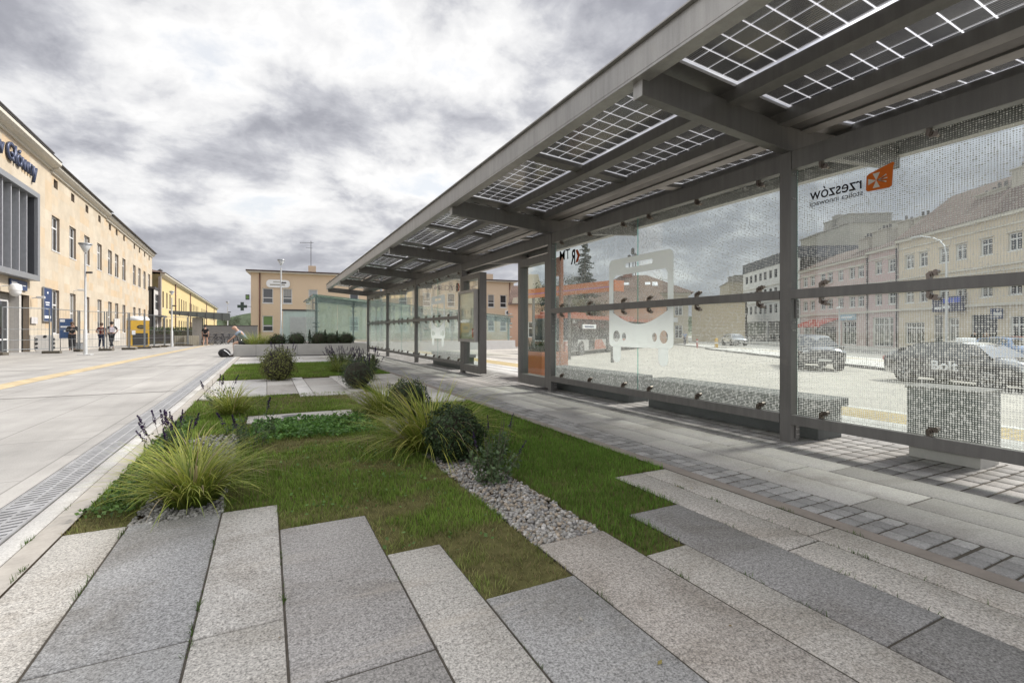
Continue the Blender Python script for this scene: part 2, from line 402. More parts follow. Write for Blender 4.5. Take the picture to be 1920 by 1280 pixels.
def strips(base, az, lean0, bend, length, width, segs, col0, col1, twist=None):
    """N leaf blades: start at base, rise at lean0 from vertical towards az, bend over by bend along the length"""
    N = len(base); V = np.zeros((N, segs + 1, 2, 3)); C = np.zeros((N, segs + 1, 2, 3))
    p = base.astype(float).copy(); side = np.stack([-np.sin(az), np.cos(az), np.zeros(N)], 1)
    if twist is not None: side = side * np.cos(twist)[:, None] + np.stack([np.cos(az), np.sin(az), np.zeros(N)], 1) * np.sin(twist)[:, None]
    for k in range(segs + 1):
        s = k / segs; wk = width * (1 - .92 * s ** 2.2) * .5
        V[:, k, 0] = p - side * wk[:, None]; V[:, k, 1] = p + side * wk[:, None]
        C[:, k] = (col0 * (1 - s) + col1 * s)[:, None, :]
        th = lean0 + bend * s
        p = p + np.stack([np.sin(th) * np.cos(az), np.sin(th) * np.sin(az), np.cos(th)], 1) * (length / segs)[:, None]
    idx = np.arange(N * (segs + 1) * 2).reshape(N, segs + 1, 2)
    Q = np.stack([idx[:, :-1, 0], idx[:, :-1, 1], idx[:, 1:, 1], idx[:, 1:, 0]], -1).reshape(-1, 4)
    return V.reshape(-1, 3), Q, C.reshape(-1, 3)

def leaf_quads(cent, size, cols, rng, up=0.0, aspect=.55, normals=None):
    """N small pointed leaves (as quads) at cent, random orientation or facing normals with jitter"""
    N = len(cent)
    n = rng.normal(size=(N, 3)) if normals is None else normals + rng.normal(size=(N, 3)) * .55
    n[:, 2] += up; n /= np.linalg.norm(n, axis=1)[:, None] + 1e-9
    a = np.cross(n, rng.normal(size=(N, 3))); a /= np.linalg.norm(a, axis=1)[:, None] + 1e-9
    b = np.cross(n, a)
    L = size[:, None]
    V = np.stack([cent - a * L * .5, cent + b * L * aspect * .5, cent + a * L * .5 + n * L * .1, cent - b * L * aspect * .5], 1).reshape(-1, 3)
    return V, np.arange(N * 4).reshape(N, 4), np.repeat(cols, 4, 0)

def merge(parts):
    V, Q, C, o = [], [], [], 0
    for v, q, c in parts: V.append(v); Q.append(q + o); C.append(c); o += len(v)
    return np.concatenate(V), np.concatenate(Q), np.concatenate(C)

def text_mesh(body, height=None, width=None, extrude=.004, mirror=False, bold=0.0, align='LEFT'):
    cu = bpy.data.curves.new('txt', 'FONT'); cu.body = body; cu.size = 1; cu.extrude = 0; cu.offset = bold
    ob = bpy.data.objects.new('txt', cu); COL.objects.link(ob)
    dg = bpy.context.evaluated_depsgraph_get(); me = bpy.data.meshes.new_from_object(ob.evaluated_get(dg))
    bpy.data.objects.remove(ob); bpy.data.curves.remove(cu)
    bm = bmesh.new(); bm.from_mesh(me)
    if extrude:
        r = bmesh.ops.extrude_face_region(bm, geom=bm.faces[:])
        bmesh.ops.translate(bm, verts=[g for g in r['geom'] if isinstance(g, bmesh.types.BMVert)], vec=(0, 0, extrude))
        bmesh.ops.recalc_face_normals(bm, faces=bm.faces)
    xs = [v.co.x for v in bm.verts]; ys = [v.co.y for v in bm.verts]
    x0, x1, y0, y1 = min(xs), max(xs), min(ys), max(ys)
    sy = height / (y1 - y0) if height else None; sx = width / (x1 - x0) if width else sy
    sy = sy or sx
    for v in bm.verts:
        x = (v.co.x - x0) * sx
        if align == 'CENTER': x -= (x1 - x0) * sx / 2
        if align == 'RIGHT': x -= (x1 - x0) * sx
        v.co.x = -x if mirror else x; v.co.y = (v.co.y - y0) * sy
    if mirror: bmesh.ops.reverse_faces(bm, faces=bm.faces)
    bm.to_mesh(me); bm.free(); return me
def shape_mesh(outer, holes=(), th=.003):
    """flat sheet with holes, in local xy, thickness th along z"""
    cu = bpy.data.curves.new('shp', 'CURVE'); cu.dimensions = '2D'; cu.fill_mode = 'BOTH'; cu.extrude = th / 2
    for pl in (outer, *holes):
        sp = cu.splines.new('POLY'); sp.points.add(len(pl) - 1); sp.use_cyclic_u = True
        for q, p in zip(sp.points, pl): q.co = (p[0], p[1], 0, 1)
    ob = bpy.data.objects.new('shp', cu); COL.objects.link(ob)
    dg = bpy.context.evaluated_depsgraph_get(); me = bpy.data.meshes.new_from_object(ob.evaluated_get(dg))
    bpy.data.objects.remove(ob); bpy.data.curves.remove(cu); return me
def rrect(x0, x1, y0, y1, r, n=5):
    out = []
    for cx, cy, a0 in ((x1 - r, y1 - r, 0), (x0 + r, y1 - r, 90), (x0 + r, y0 + r, 180), (x1 - r, y0 + r, 270)):
        for k in range(n + 1):
            a = rad(a0 + 90 * k / n); out.append((cx + r * math.cos(a), cy + r * math.sin(a)))
    return out
def circ(cx, cy, rx, ry=None, n=20):
    ry = ry or rx; return [(cx + rx * math.cos(2 * math.pi * i / n), cy + ry * math.sin(2 * math.pi * i / n)) for i in range(n)]
def setm(me, m): me.materials.clear(); me.materials.append(m); return me

def sstep(v, a, b):
    t = min(1, max(0, (v - a) / (b - a))); return t * t * (3 - 2 * t)
def gz(x, y):
    """height of the ground: flat by the shelter, falling gently to the station and to the road"""
    z = -.005 * max(0, y - 14) * sstep(-1.5 - x, 0, 4)
    z -= .22 * sstep(-x, 9.5, 12) * sstep(y, 38, 52)
    if x > 7.6: z -= .12 + .63 * min(1, (x - 7.6) / 12)
    return z

# ------------------------------------------------------------------ ground
def grid_sheet(name, xs, ys, m, dz=0.0, zf=gz):
    V = [(x, y, zf(x, y) + dz) for y in ys for x in xs]; n = len(xs)
    F = [(j * n + i, j * n + i + 1, (j + 1) * n + i + 1, (j + 1) * n + i) for j in range(len(ys) - 1) for i in range(n - 1)]
    b = MB(); b.add(V, F, True); o = b.build(name, m); return tag(o, kind='structure')
def span(a, b, n): return [a + (b - a) * i / n for i in range(n + 1)]

m_ground = M('far ground', (.16, .17, .12), .95, var=.25, scale=.05, spec=.1)
grid_sheet('ground', [-900, -300, -60] + span(-30, 30, 60) + [34, 60, 300, 900], [-300, -60] + span(-20, 90, 55) + [120, 300, 1500], m_ground, -.10)
plaza_m = brick_mat('plaza slabs', (.35, .337, .316), (.31, .299, .282), (.21, .20, .187), 1.6, .8, .007, .75, 'yx', .5, .17, .12, bmp=.15, streak=.22)
grid_sheet('plaza', span(-40, -6, 34) + span(-5, -1.47, 7), span(-8, 100, 108), plaza_m, 0.0)
# yellow guidance line set into the plaza, and three darker cross joints
yel = M('yellow tactile paint', (.44, .355, .225), .8, var=.4, scale=3, fine=60, spec=.2)
grid_sheet('tactile_line', [-4.86, -4.42], span(-6, 60, 66), yel, .004)
dk = M('dark joint', (.20, .19, .18), .9, spec=.1)
for y in (10.6, 18.2): grid_sheet('paving_joint', span(-26, -1.48, 24), [y, y + .05], dk, .004)
# soil under beds
soil = M('soil', (.075, .058, .040), .95, var=.4, scale=4, spec=.05, bmp=.8)
grid_sheet('soil', [-1.47, 2.84, 7.66], [-8, 30, 45], soil, -.03, lambda x, y: 0)

# ------------------------------------------------------------------ slabs
class Slabs:
    def __init__(s): s.V = []; s.F = []; s.C = []
    def slab(s, x0, x1, y0, y1, tone, gap=.0045, ch=.004, z=0.0, th=.06):
        x0 += gap; x1 -= gap; y0 += gap; y1 -= gap
        o = len(s.V); jz = random.uniform(-.0015, .0015)
        for zz_, i in ((z - th, 0), (z - ch + jz, 0), (z + jz, ch)):
            s.V += [(x0 + i, y0 + i, zz_), (x1 - i, y0 + i, zz_), (x1 - i, y1 - i, zz_), (x0 + i, y1 - i, zz_)]
        for r in (0, 4):
            s.F += [[o + r + k, o + r + (k + 1) % 4, o + r + 4 + (k + 1) % 4, o + r + 4 + k] for k in range(4)]
        s.F.append([o + 8, o + 9, o + 10, o + 11]); j = random.uniform(.94, 1.06)
        s.C += [tuple(c * j for c in tone)] * 12
    def build(s, name, m):
        o = np_mesh(name, s.V, s.F, m, np.array(s.C)); return tag(o, kind='structure')
granite = attr_mat('granite', .72, .52, 125, var=.15, vscale=1.0, bmp=.25, blotch=(.66, .63, .59))
granite_f = attr_mat('fine granite', .75, .22, 120, var=.12, vscale=1.6, bmp=.15, blotch=(.74, .72, .70))
L_, W_, D_, B_ = (.44, .418, .38), (.385, .360, .325), (.225, .217, .208), (.335, .33, .318)
COLX = [-.985, -.70, -.243, .062, .525, .80, 1.238, 1.66, 1.93, 2.33, 2.595, 2.84]
ENDS = [3.42, 3.42, 3.41, 2.98, 2.41, 1.83, 2.17, 1.83, 2.28, 2.91, 2.91]
TONE = [L_, B_, L_, (.305, .29, .272), (.41, .388, .35), (.335, .328, .315), (.37, .338, .30), (.385, .36, .322), D_, W_, W_]
S = Slabs()
for i in range(11):
    y = ENDS[i]
    first = {10: 1.30}.get(i, 1.36)
    while y > -2.5:
        S.slab(COLX[i], COLX[i + 1], y - first, y, TONE[i]); y -= first; first = 1.36
S.build('pavement', granite)
S = Slabs()
# light slab with the round cover, then the far slab fields and the strip before the planter
S.slab(-.22, .80, 6.58, 7.08, L_); S.slab(.80, 1.05, 6.45, 7.08, L_)
P_ = (.54, .52, .485)
S.slab(-.985, 0, 9.25, 10.8, P_); S.slab(-.985, 0, 10.8, 12.3, P_)
for x0, x1, y0, y1, tn in ((0, .5, 9.3, 10.9, W_), (0, .5, 10.9, 12.2, L_), (.5, .74, 8.9, 12.4, P_), (.74, 1.34, 8.85, 10.5, L_), (.74, 1.34, 10.5, 12.1, W_), (1.34, 1.62, 9.2, 12.4, L_)):
    S.slab(x0, x1, y0, y1, tn)
for k in range(5):
    S.slab(1.78, 2.30, 7.2 + k * 1.05, 8.25 + k * 1.05, random.choice((L_, P_, W_))); S.slab(2.30, 2.84, 7.25 + k * 1.04, 8.29 + k * 1.04, random.choice((L_, P_, W_)))
for k in range(7):
    for j in range(3): S.slab(-.985 + k * .75, -.235 + k * .75, 18.25 + j * 1.55, 19.8 + j * 1.55, random.choice((L_, P_, P_)))
# light kerb slabs beside the drain
for k in range(22): S.slab(-1.225, -1.11, -3 + k * 1.22, -1.78 + k * 1.22, (.42, .41, .39))
S.build('kerb', granite_f)
grid_sheet('kerb_strip', [-1.108, -.99], span(-4, 24, 28), M('beige mortar strip', (.36, .335, .30), .9, var=.2, spec=.1), -.002, lambda x, y: 0)
# path in front of the shelter: edging, setts, long slabs, setts under the wall, pale slabs, tactile band, kerb
S = Slabs(); rr = random.Random(3)
y = -3
while y < 25:
    for a, b_ in ((2.957, 3.062), (3.062, 3.168), (3.168, 3.275)):
        t_ = rr.uniform(.20, .33); S.slab(a, b_, y, y + .108, (t_, t_ * .975, t_ * .94), .0062, .005)
    y += .108 if rr.random() > .12 else .114
for r, x0 in enumerate((3.28, 3.603, 3.926)):
    y = -3 - .31 * r
    while y < 25.2:
        L = rr.choice((.82, .95, 1.1)); t_ = rr.uniform(.25, .36); S.slab(x0, x0 + .323, y, y + L, (t_, t_ * .955, t_ * .90), .006); y += L
y = -3
while y < 25.2:
    for k in range(7):
        t_ = rr.uniform(.22, .36); S.slab(4.25 + k * .17, 4.42 + k * .17, y, y + .135, (t_, t_ * .97, t_ * .92), .0075, .006)
    y += .135
for k in range(3):
    y = -3 - .3 * k
    while y < 24:
        t_ = rr.uniform(.46, .55); S.slab(5.44 + k * .42, 5.86 + k * .42, y, y + .84, (t_, t_ * .98, t_ * .94), .003); y += .84
for y in span(-3, 40, 43): S.slab(7.46, 7.65, y, y + 1.0, (.56, .55, .52), .003)
S.build('path', granite_f)
b = MB()
for i in range(11): b.box(COLX[i], COLX[i + 1], -4, ENDS[i] - .004, -.05, -.0055)
b.box(2.957, 7.46, -3, 25.2, -.05, -.0062); b.box(-1.225, -1.11, -4, 23.8, -.05, -.0055); b.box(-.98, 2.84, 9.3, 12.0, -.05, -.006)
tag(b.build('joint_sand', M('dark joint sand', (.085, .075, .062), .95, var=.3, scale=12, spec=.1)), kind='structure')
grid_sheet('edge_strip', [2.842, 2.953], span(-4, 24, 28), M('brown edging', (.23, .20, .175), .85, var=.2, spec=.15), -.001, lambda x, y: 0)
tact = brick_mat('tactile paving', (.50, .39, .20), (.55, .44, .25), (.34, .27, .15), .1, .1, .02, .85, 'xy', 0, .2, .1, bmp=.8)
grid_sheet('tactile_paving', [6.70, 7.456], span(-6, 40, 46), tact, 0.0, lambda x, y: 0)
grid_sheet('platform', [3.0, 6.70], [23.9, 40], M('concrete paving', (.5, .485, .46), .8, spec=.2), -.003, lambda x, y: 0)

# ------------------------------------------------------------------ roads on the right
setts = brick_mat('road setts', (.47, .435, .385), (.40, .375, .335), (.30, .28, .25), .20, .10, .012, .85, 'yx', .5, .16, .15, bmp=.2)
grid_sheet('road', [7.66] + span(8.6, 25.6, 17) + [30, 40, 60, 80, 130], [-60, -20] + span(-10, 60, 35) + [80, 120, 200], setts, -.004)
RD = (math.sin(rad(31)), math.cos(rad(31))); RN = (RD[1], -RD[0])       # along and across the far street
def street(s, n, z=0.0, o=(25.3, 12.0)): return (o[0] + RD[0] * s + RN[0] * n, o[1] + RD[1] * s + RN[1] * n, z - .75)
def street_box(name, s0, s1, n0, n1, z0, z1, m):
    b = MB(); b.prism([street(s0, n0)[:2], street(s0, n1)[:2], street(s1, n1)[:2], street(s1, n0)[:2]], z0 - .75, z1 - .75); return tag(b.build(name, m), kind='structure')
street_box('traffic_island', -40, 26, .15, 5.0, -.2, .12, M('pale concrete', (.53, .515, .49), .8, var=.08, spec=.2))
street_box('kerb', -40, 26, 0, .146, -.2, .125, M('dark kerb', (.16, .155, .15), .8, spec=.2))
street_box('tactile_line', -40, 26, 3.4, 3.7, .1, .124, yel)
street_box('second_road', -60, 90, 5.4, 13.5, -.2, .004, M('asphalt', (.30, .29, .275), .85, var=.1, spec=.2))
street_box('pavement', -60, 110, 13.6, 19, -.2, .13, M('pavement concrete', (.46, .45, .42), .8, spec=.2))
street_box('traffic_island', 29, 60, 1, 3.2, -.2, .12, M('pale concrete', (.53, .515, .49)))

# ------------------------------------------------------------------ lawn, clover, gravel
def vnoise(x, y, s, seed):
    g = np.random.default_rng(seed).random((64, 64)); u = x / s + 31.7; v = y / s + 11.3
    iu = np.floor(u).astype(int); iv = np.floor(v).astype(int); fu = u - iu; fv = v - iv
    fu = fu * fu * (3 - 2 * fu); fv = fv * fv * (3 - 2 * fv)
    q = lambda a, b: g[a % 64, b % 64]
    return (q(iu, iv) * (1 - fu) + q(iu + 1, iv) * fu) * (1 - fv) + (q(iu, iv + 1) * (1 - fu) + q(iu + 1, iv + 1) * fu) * fv
LAWN = []     # rectangles of turf
for i in range(11):
    x0, x1 = COLX[i], COLX[i + 1]
    if i == 1: continue                                  # gravel bed
    if i == 6: continue
    LAWN.append((x0 if i else -.985, x1, ENDS[i], 7.15 if x0 > 1.5 else 8.9))
LAWN += [(-.70, -.243, 6.0, 9.2), (-.243, 1.24, 8.9, 9.2), (-.985, 2.83, 12.45, 18.2), (1.64, 1.78, 7.2, 12.4)]
grassm = attr_mat('grass blades', .7, var=.25, vscale=2.0, trans=.3, spec=.15)
def lawn():
    parts = []
    for (x0, x1, y0, y1) in LAWN:
        yy = [y0, min(y1, 4.2), min(y1, 7.5), y1]
        for a, b, den, sc in ((y0, min(y1, 4.2), 7800, 1), (max(y0, 4.2), min(y1, 7.5), 4200, 1.35), (max(y0, 7.5), y1, 1500, 2.0)):
            if b - a < .01: continue
            n = int((x1 - x0) * (b - a) * den)
            x = RNG.uniform(x0 - .006, x1 + .006, n); y = RNG.uniform(a, b, n)
            edge = np.minimum(np.minimum(x - x0, x1 - x), y - y0)
            slab = (x > -.24) & (x < 1.06) & (y > 6.44) & (y < 7.1)
            bald = vnoise(x, y, .35, 5) * .6 + vnoise(x, y, .11, 6) * .4
            near = np.exp(-np.maximum(0, y - np.interp(x, [-1, .06, .5, .8, 1.24, 2.8], [3.4, 3.2, 2.7, 2.1, 1.9, 2.2])) / .55)
            dry = np.clip((bald - .52) * 3.2 + near * .85 * (x < 1.3) + (vnoise(x, y, .9, 8) - .66) * 1.3 - (x > 1.6) * .6, 0, 1)
            keep = (~slab) & (RNG.random(n) > dry * .55)
            x, y, dry = x[keep], y[keep], dry[keep]; n = len(x)
            lush = vnoise(x, y, .5, 9)
            lng = (.017 + .022 * RNG.random(n) + .016 * lush) * (1 - .45 * dry) * (.75 + .25 * sc)
            g0 = np.array([.095, .145, .026]); g1 = np.array([.215, .325, .058]); br0 = np.array([.14, .10, .05]); br1 = np.array([.34, .26, .14])
            k = (dry * (.35 + .65 * RNG.random(n)))[:, None]
            tone = (.7 + .6 * RNG.random(n))[:, None] * (.8 + .4 * vnoise(x, y, .25, 12))[:, None]
            right = (x > 1.6)[:, None]
            gg1 = np.where(right, np.array([.150, .270, .045]), g1)
            parts.append(strips(np.stack([x, y, np.full(n, -.022)], 1), RNG.uniform(0, 6.283, n), np.abs(RNG.normal(0, .35, n)) + .25 * dry, RNG.uniform(.1, 1.0, n), lng + .015,
                                RNG.uniform(.0028, .0048, n) * sc, 2, (g0 * (1 - k) + br0 * k) * tone, (gg1 * (1 - k) + br1 * k) * tone))
    v, q, c = merge(parts); tag(np_mesh('grass', v, q, grassm, c), 'short mown lawn between the granite slabs, dry along its near edge', 'grass', kind='stuff')
lawn()
turf_m = M('turf thatch', (.105, .098, .04), .95, var=.45, scale=9, spec=.05, bmp=.8, fine=140)
b = MB()
for (x0, x1, y0, y1) in LAWN: b.box(x0, x1, y0, y1, -.06, -.014 + random.uniform(0, .002))
tag(b.build('turf', turf_m), kind='structure')
# broad-leaved weeds and clover
leafm = attr_mat('soft leaves', .55, var=.2, vscale=12, trans=.3, spec=.3)
def leaf_patch(name, label, cat, x0, x1, y0, y1, n, hmax, size, cols):
    x = RNG.uniform(x0, x1, n); y = RNG.uniform(y0, y1, n)
    e = np.minimum(np.minimum(x - x0, x1 - x) / .18, np.minimum(y - y0, y1 - y) / .25)
    lim = np.interp(x, np.repeat(COLX[1:-1], 2) + np.tile([-1e-4, 1e-4], 10), np.repeat(ENDS, 2)[1:-1])
    keep = (RNG.random(n) < np.clip(e + vnoise(x, y, .2, 3) - .25, 0, 1)) & (y > lim); x, y = x[keep], y[keep]; n = len(x)
    z = hmax * (.25 + .75 * vnoise(x, y, .16, 4)) * np.sqrt(RNG.random(n))
    cc = np.array(cols)[RNG.integers(0, len(cols), n)] * RNG.uniform(.7, 1.25, (n, 1))
    v, q, c = leaf_quads(np.stack([x, y, z], 1), RNG.uniform(.7, 1.3, n) * size, cc, RNG, up=1.3, aspect=.8)
    return tag(np_mesh(name, v, q, leafm, c), label, cat, kind='stuff')
leaf_patch('clover', 'low bright green clover patch in front of the light slab', 'clover', -.15, 1.15, 5.35, 6.55, 5200, .085, .034, [(.10, .21, .04), (.14, .27, .06), (.07, .15, .035)])
leaf_patch('weeds', 'leafy green weeds along the kerb edge of the lawn', 'weeds', -.985, -.72, 3.5, 7.4, 2600, .07, .028, [(.08, .15, .03), (.11, .19, .05), (.06, .11, .03)])
leaf_patch('weeds', 'scattered clover leaves in the dry lawn behind the slab ends', 'weeds', .1, 1.2, 2.2, 5.2, 420, .04, .024, [(.10, .19, .04), (.13, .22, .06)])
# tufts of grass growing in the joints
def tufts():
    pts = [(-.70, 3.3), (-.70, 3.28), (-.70, 2.75), (-.70, 2.62), (-.243, 2.95), (-.243, 2.3), (-.245, 2.12), (-.243, 2.0), (.062, 2.62), (.062, 2.2), (1.66, 1.6), (1.93, 1.45), (2.33, 1.9), (2.33, 1.3), (1.93, 1.2), (2.595, 2.2), (2.595, 2.5), (2.595, 1.35), (2.84, 1.5), (2.84, 1.9), (-1.0, 2.9), (-1.0, 3.0), (-1.11, 2.7), (-1.11, 3.4), (-1.1, 3.9), (.80, 2.25), (1.238, 1.62)]
    B = []
    for x, y in pts:
        n = random.randint(10, 34); B.append(np.stack([RNG.normal(x, .004, n), RNG.normal(y, .03, n), np.full(n, -.01)], 1))
    for i in range(1, 11):
        y = RNG.uniform(-.4, ENDS[i], 90); y = y[vnoise(y, y * 0 + i, .3, 20 + i) > .62]
        if len(y): B.append(np.stack([RNG.normal(COLX[i], .0015, len(y)), y, np.full(len(y), -.012)], 1))
    B = np.concatenate(B); n = len(B)
    g = np.array([.07, .12, .025]) * RNG.uniform(.6, 1.4, (n, 1))
    v, q, c = strips(B, RNG.uniform(0, 6.28, n), np.abs(RNG.normal(.4, .4, n)), RNG.uniform(.2, 1, n), RNG.uniform(.014, .042, n), np.full(n, .003), 2, g * .7, g * 1.3)
    tag(np_mesh('weeds', v, q, grassm, c), 'small green tufts growing in the joints of the granite slabs', 'weeds', kind='stuff')
tufts()
# gravel: pale pebbles
stonem = attr_mat('pebbles', .75, .25, 160, var=.15, vscale=20, spec=.35)
def gravel(label, x0, x1, y0, y1, n, smin, smax, tones, z0=-.03):
    bm = bmesh.new(); bmesh.ops.create_icosphere(bm, subdivisions=1, radius=1); bm.verts.ensure_lookup_table()
    U = np.array([v.co[:] for v in bm.verts]); F = np.array([[v.index for v in f.verts] for f in bm.faces]); bm.free()
    k = len(U); ctr = np.stack([RNG.uniform(x0, x1, n), y0 + (y1 - y0) * RNG.random(n) ** 1.5, np.zeros(n)], 1)
    s = RNG.uniform(smin, smax, n); ctr[:, 2] = z0 + s * RNG.uniform(.4, 1.7, n)
    sc = np.stack([np.ones(n), RNG.uniform(.6, .95, n), RNG.uniform(.45, .75, n)], 1) * s[:, None]
    V = U[None] * (1 + RNG.normal(0, .10, (n, k, 1))) * sc[:, None, :]
    A = RNG.normal(size=(n, 3, 3)); A[:, 2, :] *= .35; A[:, :, 2] *= .5; A[:, 2, 2] += 2; Q, _ = np.linalg.qr(A)
    V = np.einsum('nij,nkj->nki', Q, V) + ctr[:, None, :]
    col = np.array(tones)[RNG.integers(0, len(tones), n)] * RNG.uniform(.75, 1.15, (n, 1))
    o = np_mesh('gravel', V.reshape(-1, 3), None, stonem, np.repeat(col, k, 0), (F[None] + (np.arange(n) * k)[:, None, None]).reshape(-1, 3))
    return tag(o, label, 'gravel', kind='stuff')
ST = [(.34, .325, .295), (.29, .277, .25), (.37, .355, .325), (.23, .22, .21), (.36, .30, .23), (.31, .265, .21), (.44, .42, .39)]
gravel('pale pebble bed between the two lawns, running from the slab end to the shrubs', 1.25, 1.655, 2.18, 9.0, 8600, .010, .018, ST)
gravel('grey pebbles under the nearest ornamental grass clump', -.70, -.243, 3.42, 6.0, 2600, .010, .018, [(.30, .29, .265), (.36, .35, .32), (.25, .24, .22)])

# a few fallen leaves and petals
n = 70; x = RNG.uniform(-.9, 4.0, n); y = RNG.uniform(1.2, 9, n)
v, q, c = leaf_quads(np.stack([x, y, np.full(n, .007)], 1), RNG.uniform(.012, .03, n), np.array([(.22, .15, .06), (.14, .09, .05), (.45, .42, .36), (.30, .25, .08)])[RNG.integers(0, 4, n)], RNG, up=6, aspect=.6)
tag(np_mesh('leaves', v, q, leafm, c), 'few small fallen leaves and petals lying on lawn and slabs', 'leaves', kind='stuff')
# manhole cover in the light slab
mh = thing('manhole_cover', 'small round iron cover set in the light slab behind the clover', 'manhole cover', (.28, 6.84, .001))
iron = M('dark iron', (.13, .125, .12), .55, .6, var=.2)
MB().lathe([(.115, -.01), (.115, .004), (.10, .006), (.001, .006)], 24).build('cover_plate', iron, mh)
MB().lathe([(.13, -.01), (.13, .003), (.117, .003), (.117, -.01)], 24).build('rim', M('galvanised', (.42, .42, .42), .45, .7, var=.15), mh)

# drain channel
galv = M('galvanised', (.42, .42, .42), .45, .7, var=.15)
dr = thing('drain_channel', 'slotted steel drain channel running between plaza and kerb', 'drain channel', (-1.345, 0, 0))
b = MB()
for x in (-.117, .105): b.box(x, x + .012, -4, 23.4, -.08, .003)
b.build('frame', galv, dr)
MB().box(-.10, .10, -4, 23.4, -.0295, -.0265).build('trough', M('drain trough', (.03, .03, .03), .9), dr)
b = MB()
for x in (-.105, .092): b.box(x, x + .012, -4, 23.4, -.03, .0)
b.box(-.0075, .0075, -4, 23.4, -.03, -.0005)
y = 2.8
while y < 23.3:
    st = .062; t_ = .036
    for s_ in (-1, 1):
        xa, xb = (.0075, .092) if s_ > 0 else (-.093, -.0075)
        sk = .03; y += .031 * s_ * .5
        b.add([(xa, y, -.001), (xb, y + sk, -.001), (xb, y + sk + t_, -.001), (xa, y + t_, -.001), (xa, y, -.025), (xb, y + sk, -.025), (xb, y + sk + t_, -.025), (xa, y + t_, -.025)],
              [(0, 1, 2, 3), (0, 4, 5, 1), (2, 6, 7, 3)]); y -= .031 * s_ * .5
    if int(y) != int(y - st): b.box(-.093, .092, y - .012, y + .012, -.02, -.0004)
    y += st
b.build('grating', M('worn steel grating', (.40, .40, .405), .5, .5, var=.2, fine=90), dr)

# ------------------------------------------------------------------ planting
bladem = attr_mat('sedge blades', .45, var=.15, vscale=8, trans=.35, spec=.35)
def sedge(loc, label, n, L, R, pale=1.0, seed=0, lean=(.05, 1.0), group='ornamental grass clumps'):
    g = np.random.default_rng(seed); t = thing('ornamental_grass', label, 'ornamental grass', loc, 0, group)
    a = g.uniform(0, 6.283, n); r = R * np.sqrt(g.random(n)) * .45
    base = np.stack([r * np.cos(a), r * np.sin(a), np.full(n, -.02)], 1)
    az = a + g.normal(0, .55, n)
    ln = lean[0] + (lean[1] - lean[0]) * np.clip(r / (R * .45), 0, 1) ** 1.2 * g.uniform(.4, 1.15, n)
    length = L * g.uniform(.55, 1.12, n); wd = g.uniform(.006, .0115, n)
    k = g.random((n, 1)); dead = (g.random((n, 1)) < .07)
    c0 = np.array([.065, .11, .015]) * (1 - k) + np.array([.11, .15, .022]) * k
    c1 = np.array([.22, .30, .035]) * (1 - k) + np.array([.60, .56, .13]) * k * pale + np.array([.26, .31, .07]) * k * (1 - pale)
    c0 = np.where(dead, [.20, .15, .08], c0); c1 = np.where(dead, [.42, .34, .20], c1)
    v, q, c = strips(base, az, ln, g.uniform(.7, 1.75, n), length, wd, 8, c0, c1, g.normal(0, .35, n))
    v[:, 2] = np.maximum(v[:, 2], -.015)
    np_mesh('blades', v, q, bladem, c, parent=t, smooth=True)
    MB().lathe([(R * .34, -.03), (R * .30, .03), (R * .1, .07)], 14).build('root_tuft', M('dry thatch', (.12, .10, .05), .95, var=.4, scale=30), t)
    return t
def salvia(loc, label, nst, H, R, seed=0, leaves=900, spikes=.6, fat=1.0, col=(.075, .12, .055), group='purple flowering sages'):
    """sage: upright stems, grey-green leaves, purple flower spikes at the tips"""
    g = np.random.default_rng(seed); t = thing('flowering_sage', label, 'flowering sage', loc, 0, group)
    a = g.uniform(0, 6.283, nst); r = R * np.sqrt(g.random(nst)); h = H * g.uniform(.6, 1.1, nst)
    base = np.stack([r * .4 * np.cos(a), r * .4 * np.sin(a), np.zeros(nst)], 1)
    tip = np.stack([r * 1.05 * np.cos(a) + g.normal(0, .02, nst), r * 1.05 * np.sin(a) + g.normal(0, .02, nst), h], 1)
    b = MB()
    for p, q in zip(base, tip): b.tube(p, q, .0028, .0016, 5, False)
    b.build('stems', M('sage stems', (.10, .085, .06), .7, var=.2), t)
    f = g.random((leaves, 1)) ** .8; i = g.integers(0, nst, leaves)
    pos = base[i] + (tip[i] - base[i]) * (f * .72 + .03) + g.normal(0, .025, (leaves, 3)); pos[:, 2] = np.maximum(pos[:, 2], .01)
    cc = np.array(col) * g.uniform(.55, 1.5, (leaves, 1)) + np.array([.02, .02, 0]) * g.random((leaves, 1))
    v, q, c = leaf_quads(pos, g.uniform(.022, .05, leaves), cc, g, up=.6, aspect=.5)
    np_mesh('leaves', v, q, leafm, c, parent=t)
    fl = [k for k in range(nst) if g.random() < spikes]
    if fl:
        P, Cc = [], []
        for k in fl:
            m = 80; s = g.random(m); d = (tip[k] - base[k]); d = d / np.linalg.norm(d)
            P.append(tip[k] - d * .03 + d * (s * .13)[:, None] + g.normal(0, .0085 * fat, (m, 3)) * (1.2 - s)[:, None]); Cc.append(np.array([.034, .016, .058]) * g.uniform(.5, 1.7, (m, 1)))
        P = np.concatenate(P); Cc = np.concatenate(Cc)
        v, q, c = leaf_quads(P, g.uniform(.013, .022, len(P)) * fat, Cc, g, up=.4, aspect=.7)
        np_mesh('blossoms', v, q, leafm, c, parent=t)
    return t
boxm = attr_mat('box leaves', .5, var=.25, vscale=14, trans=.12, spec=.3)
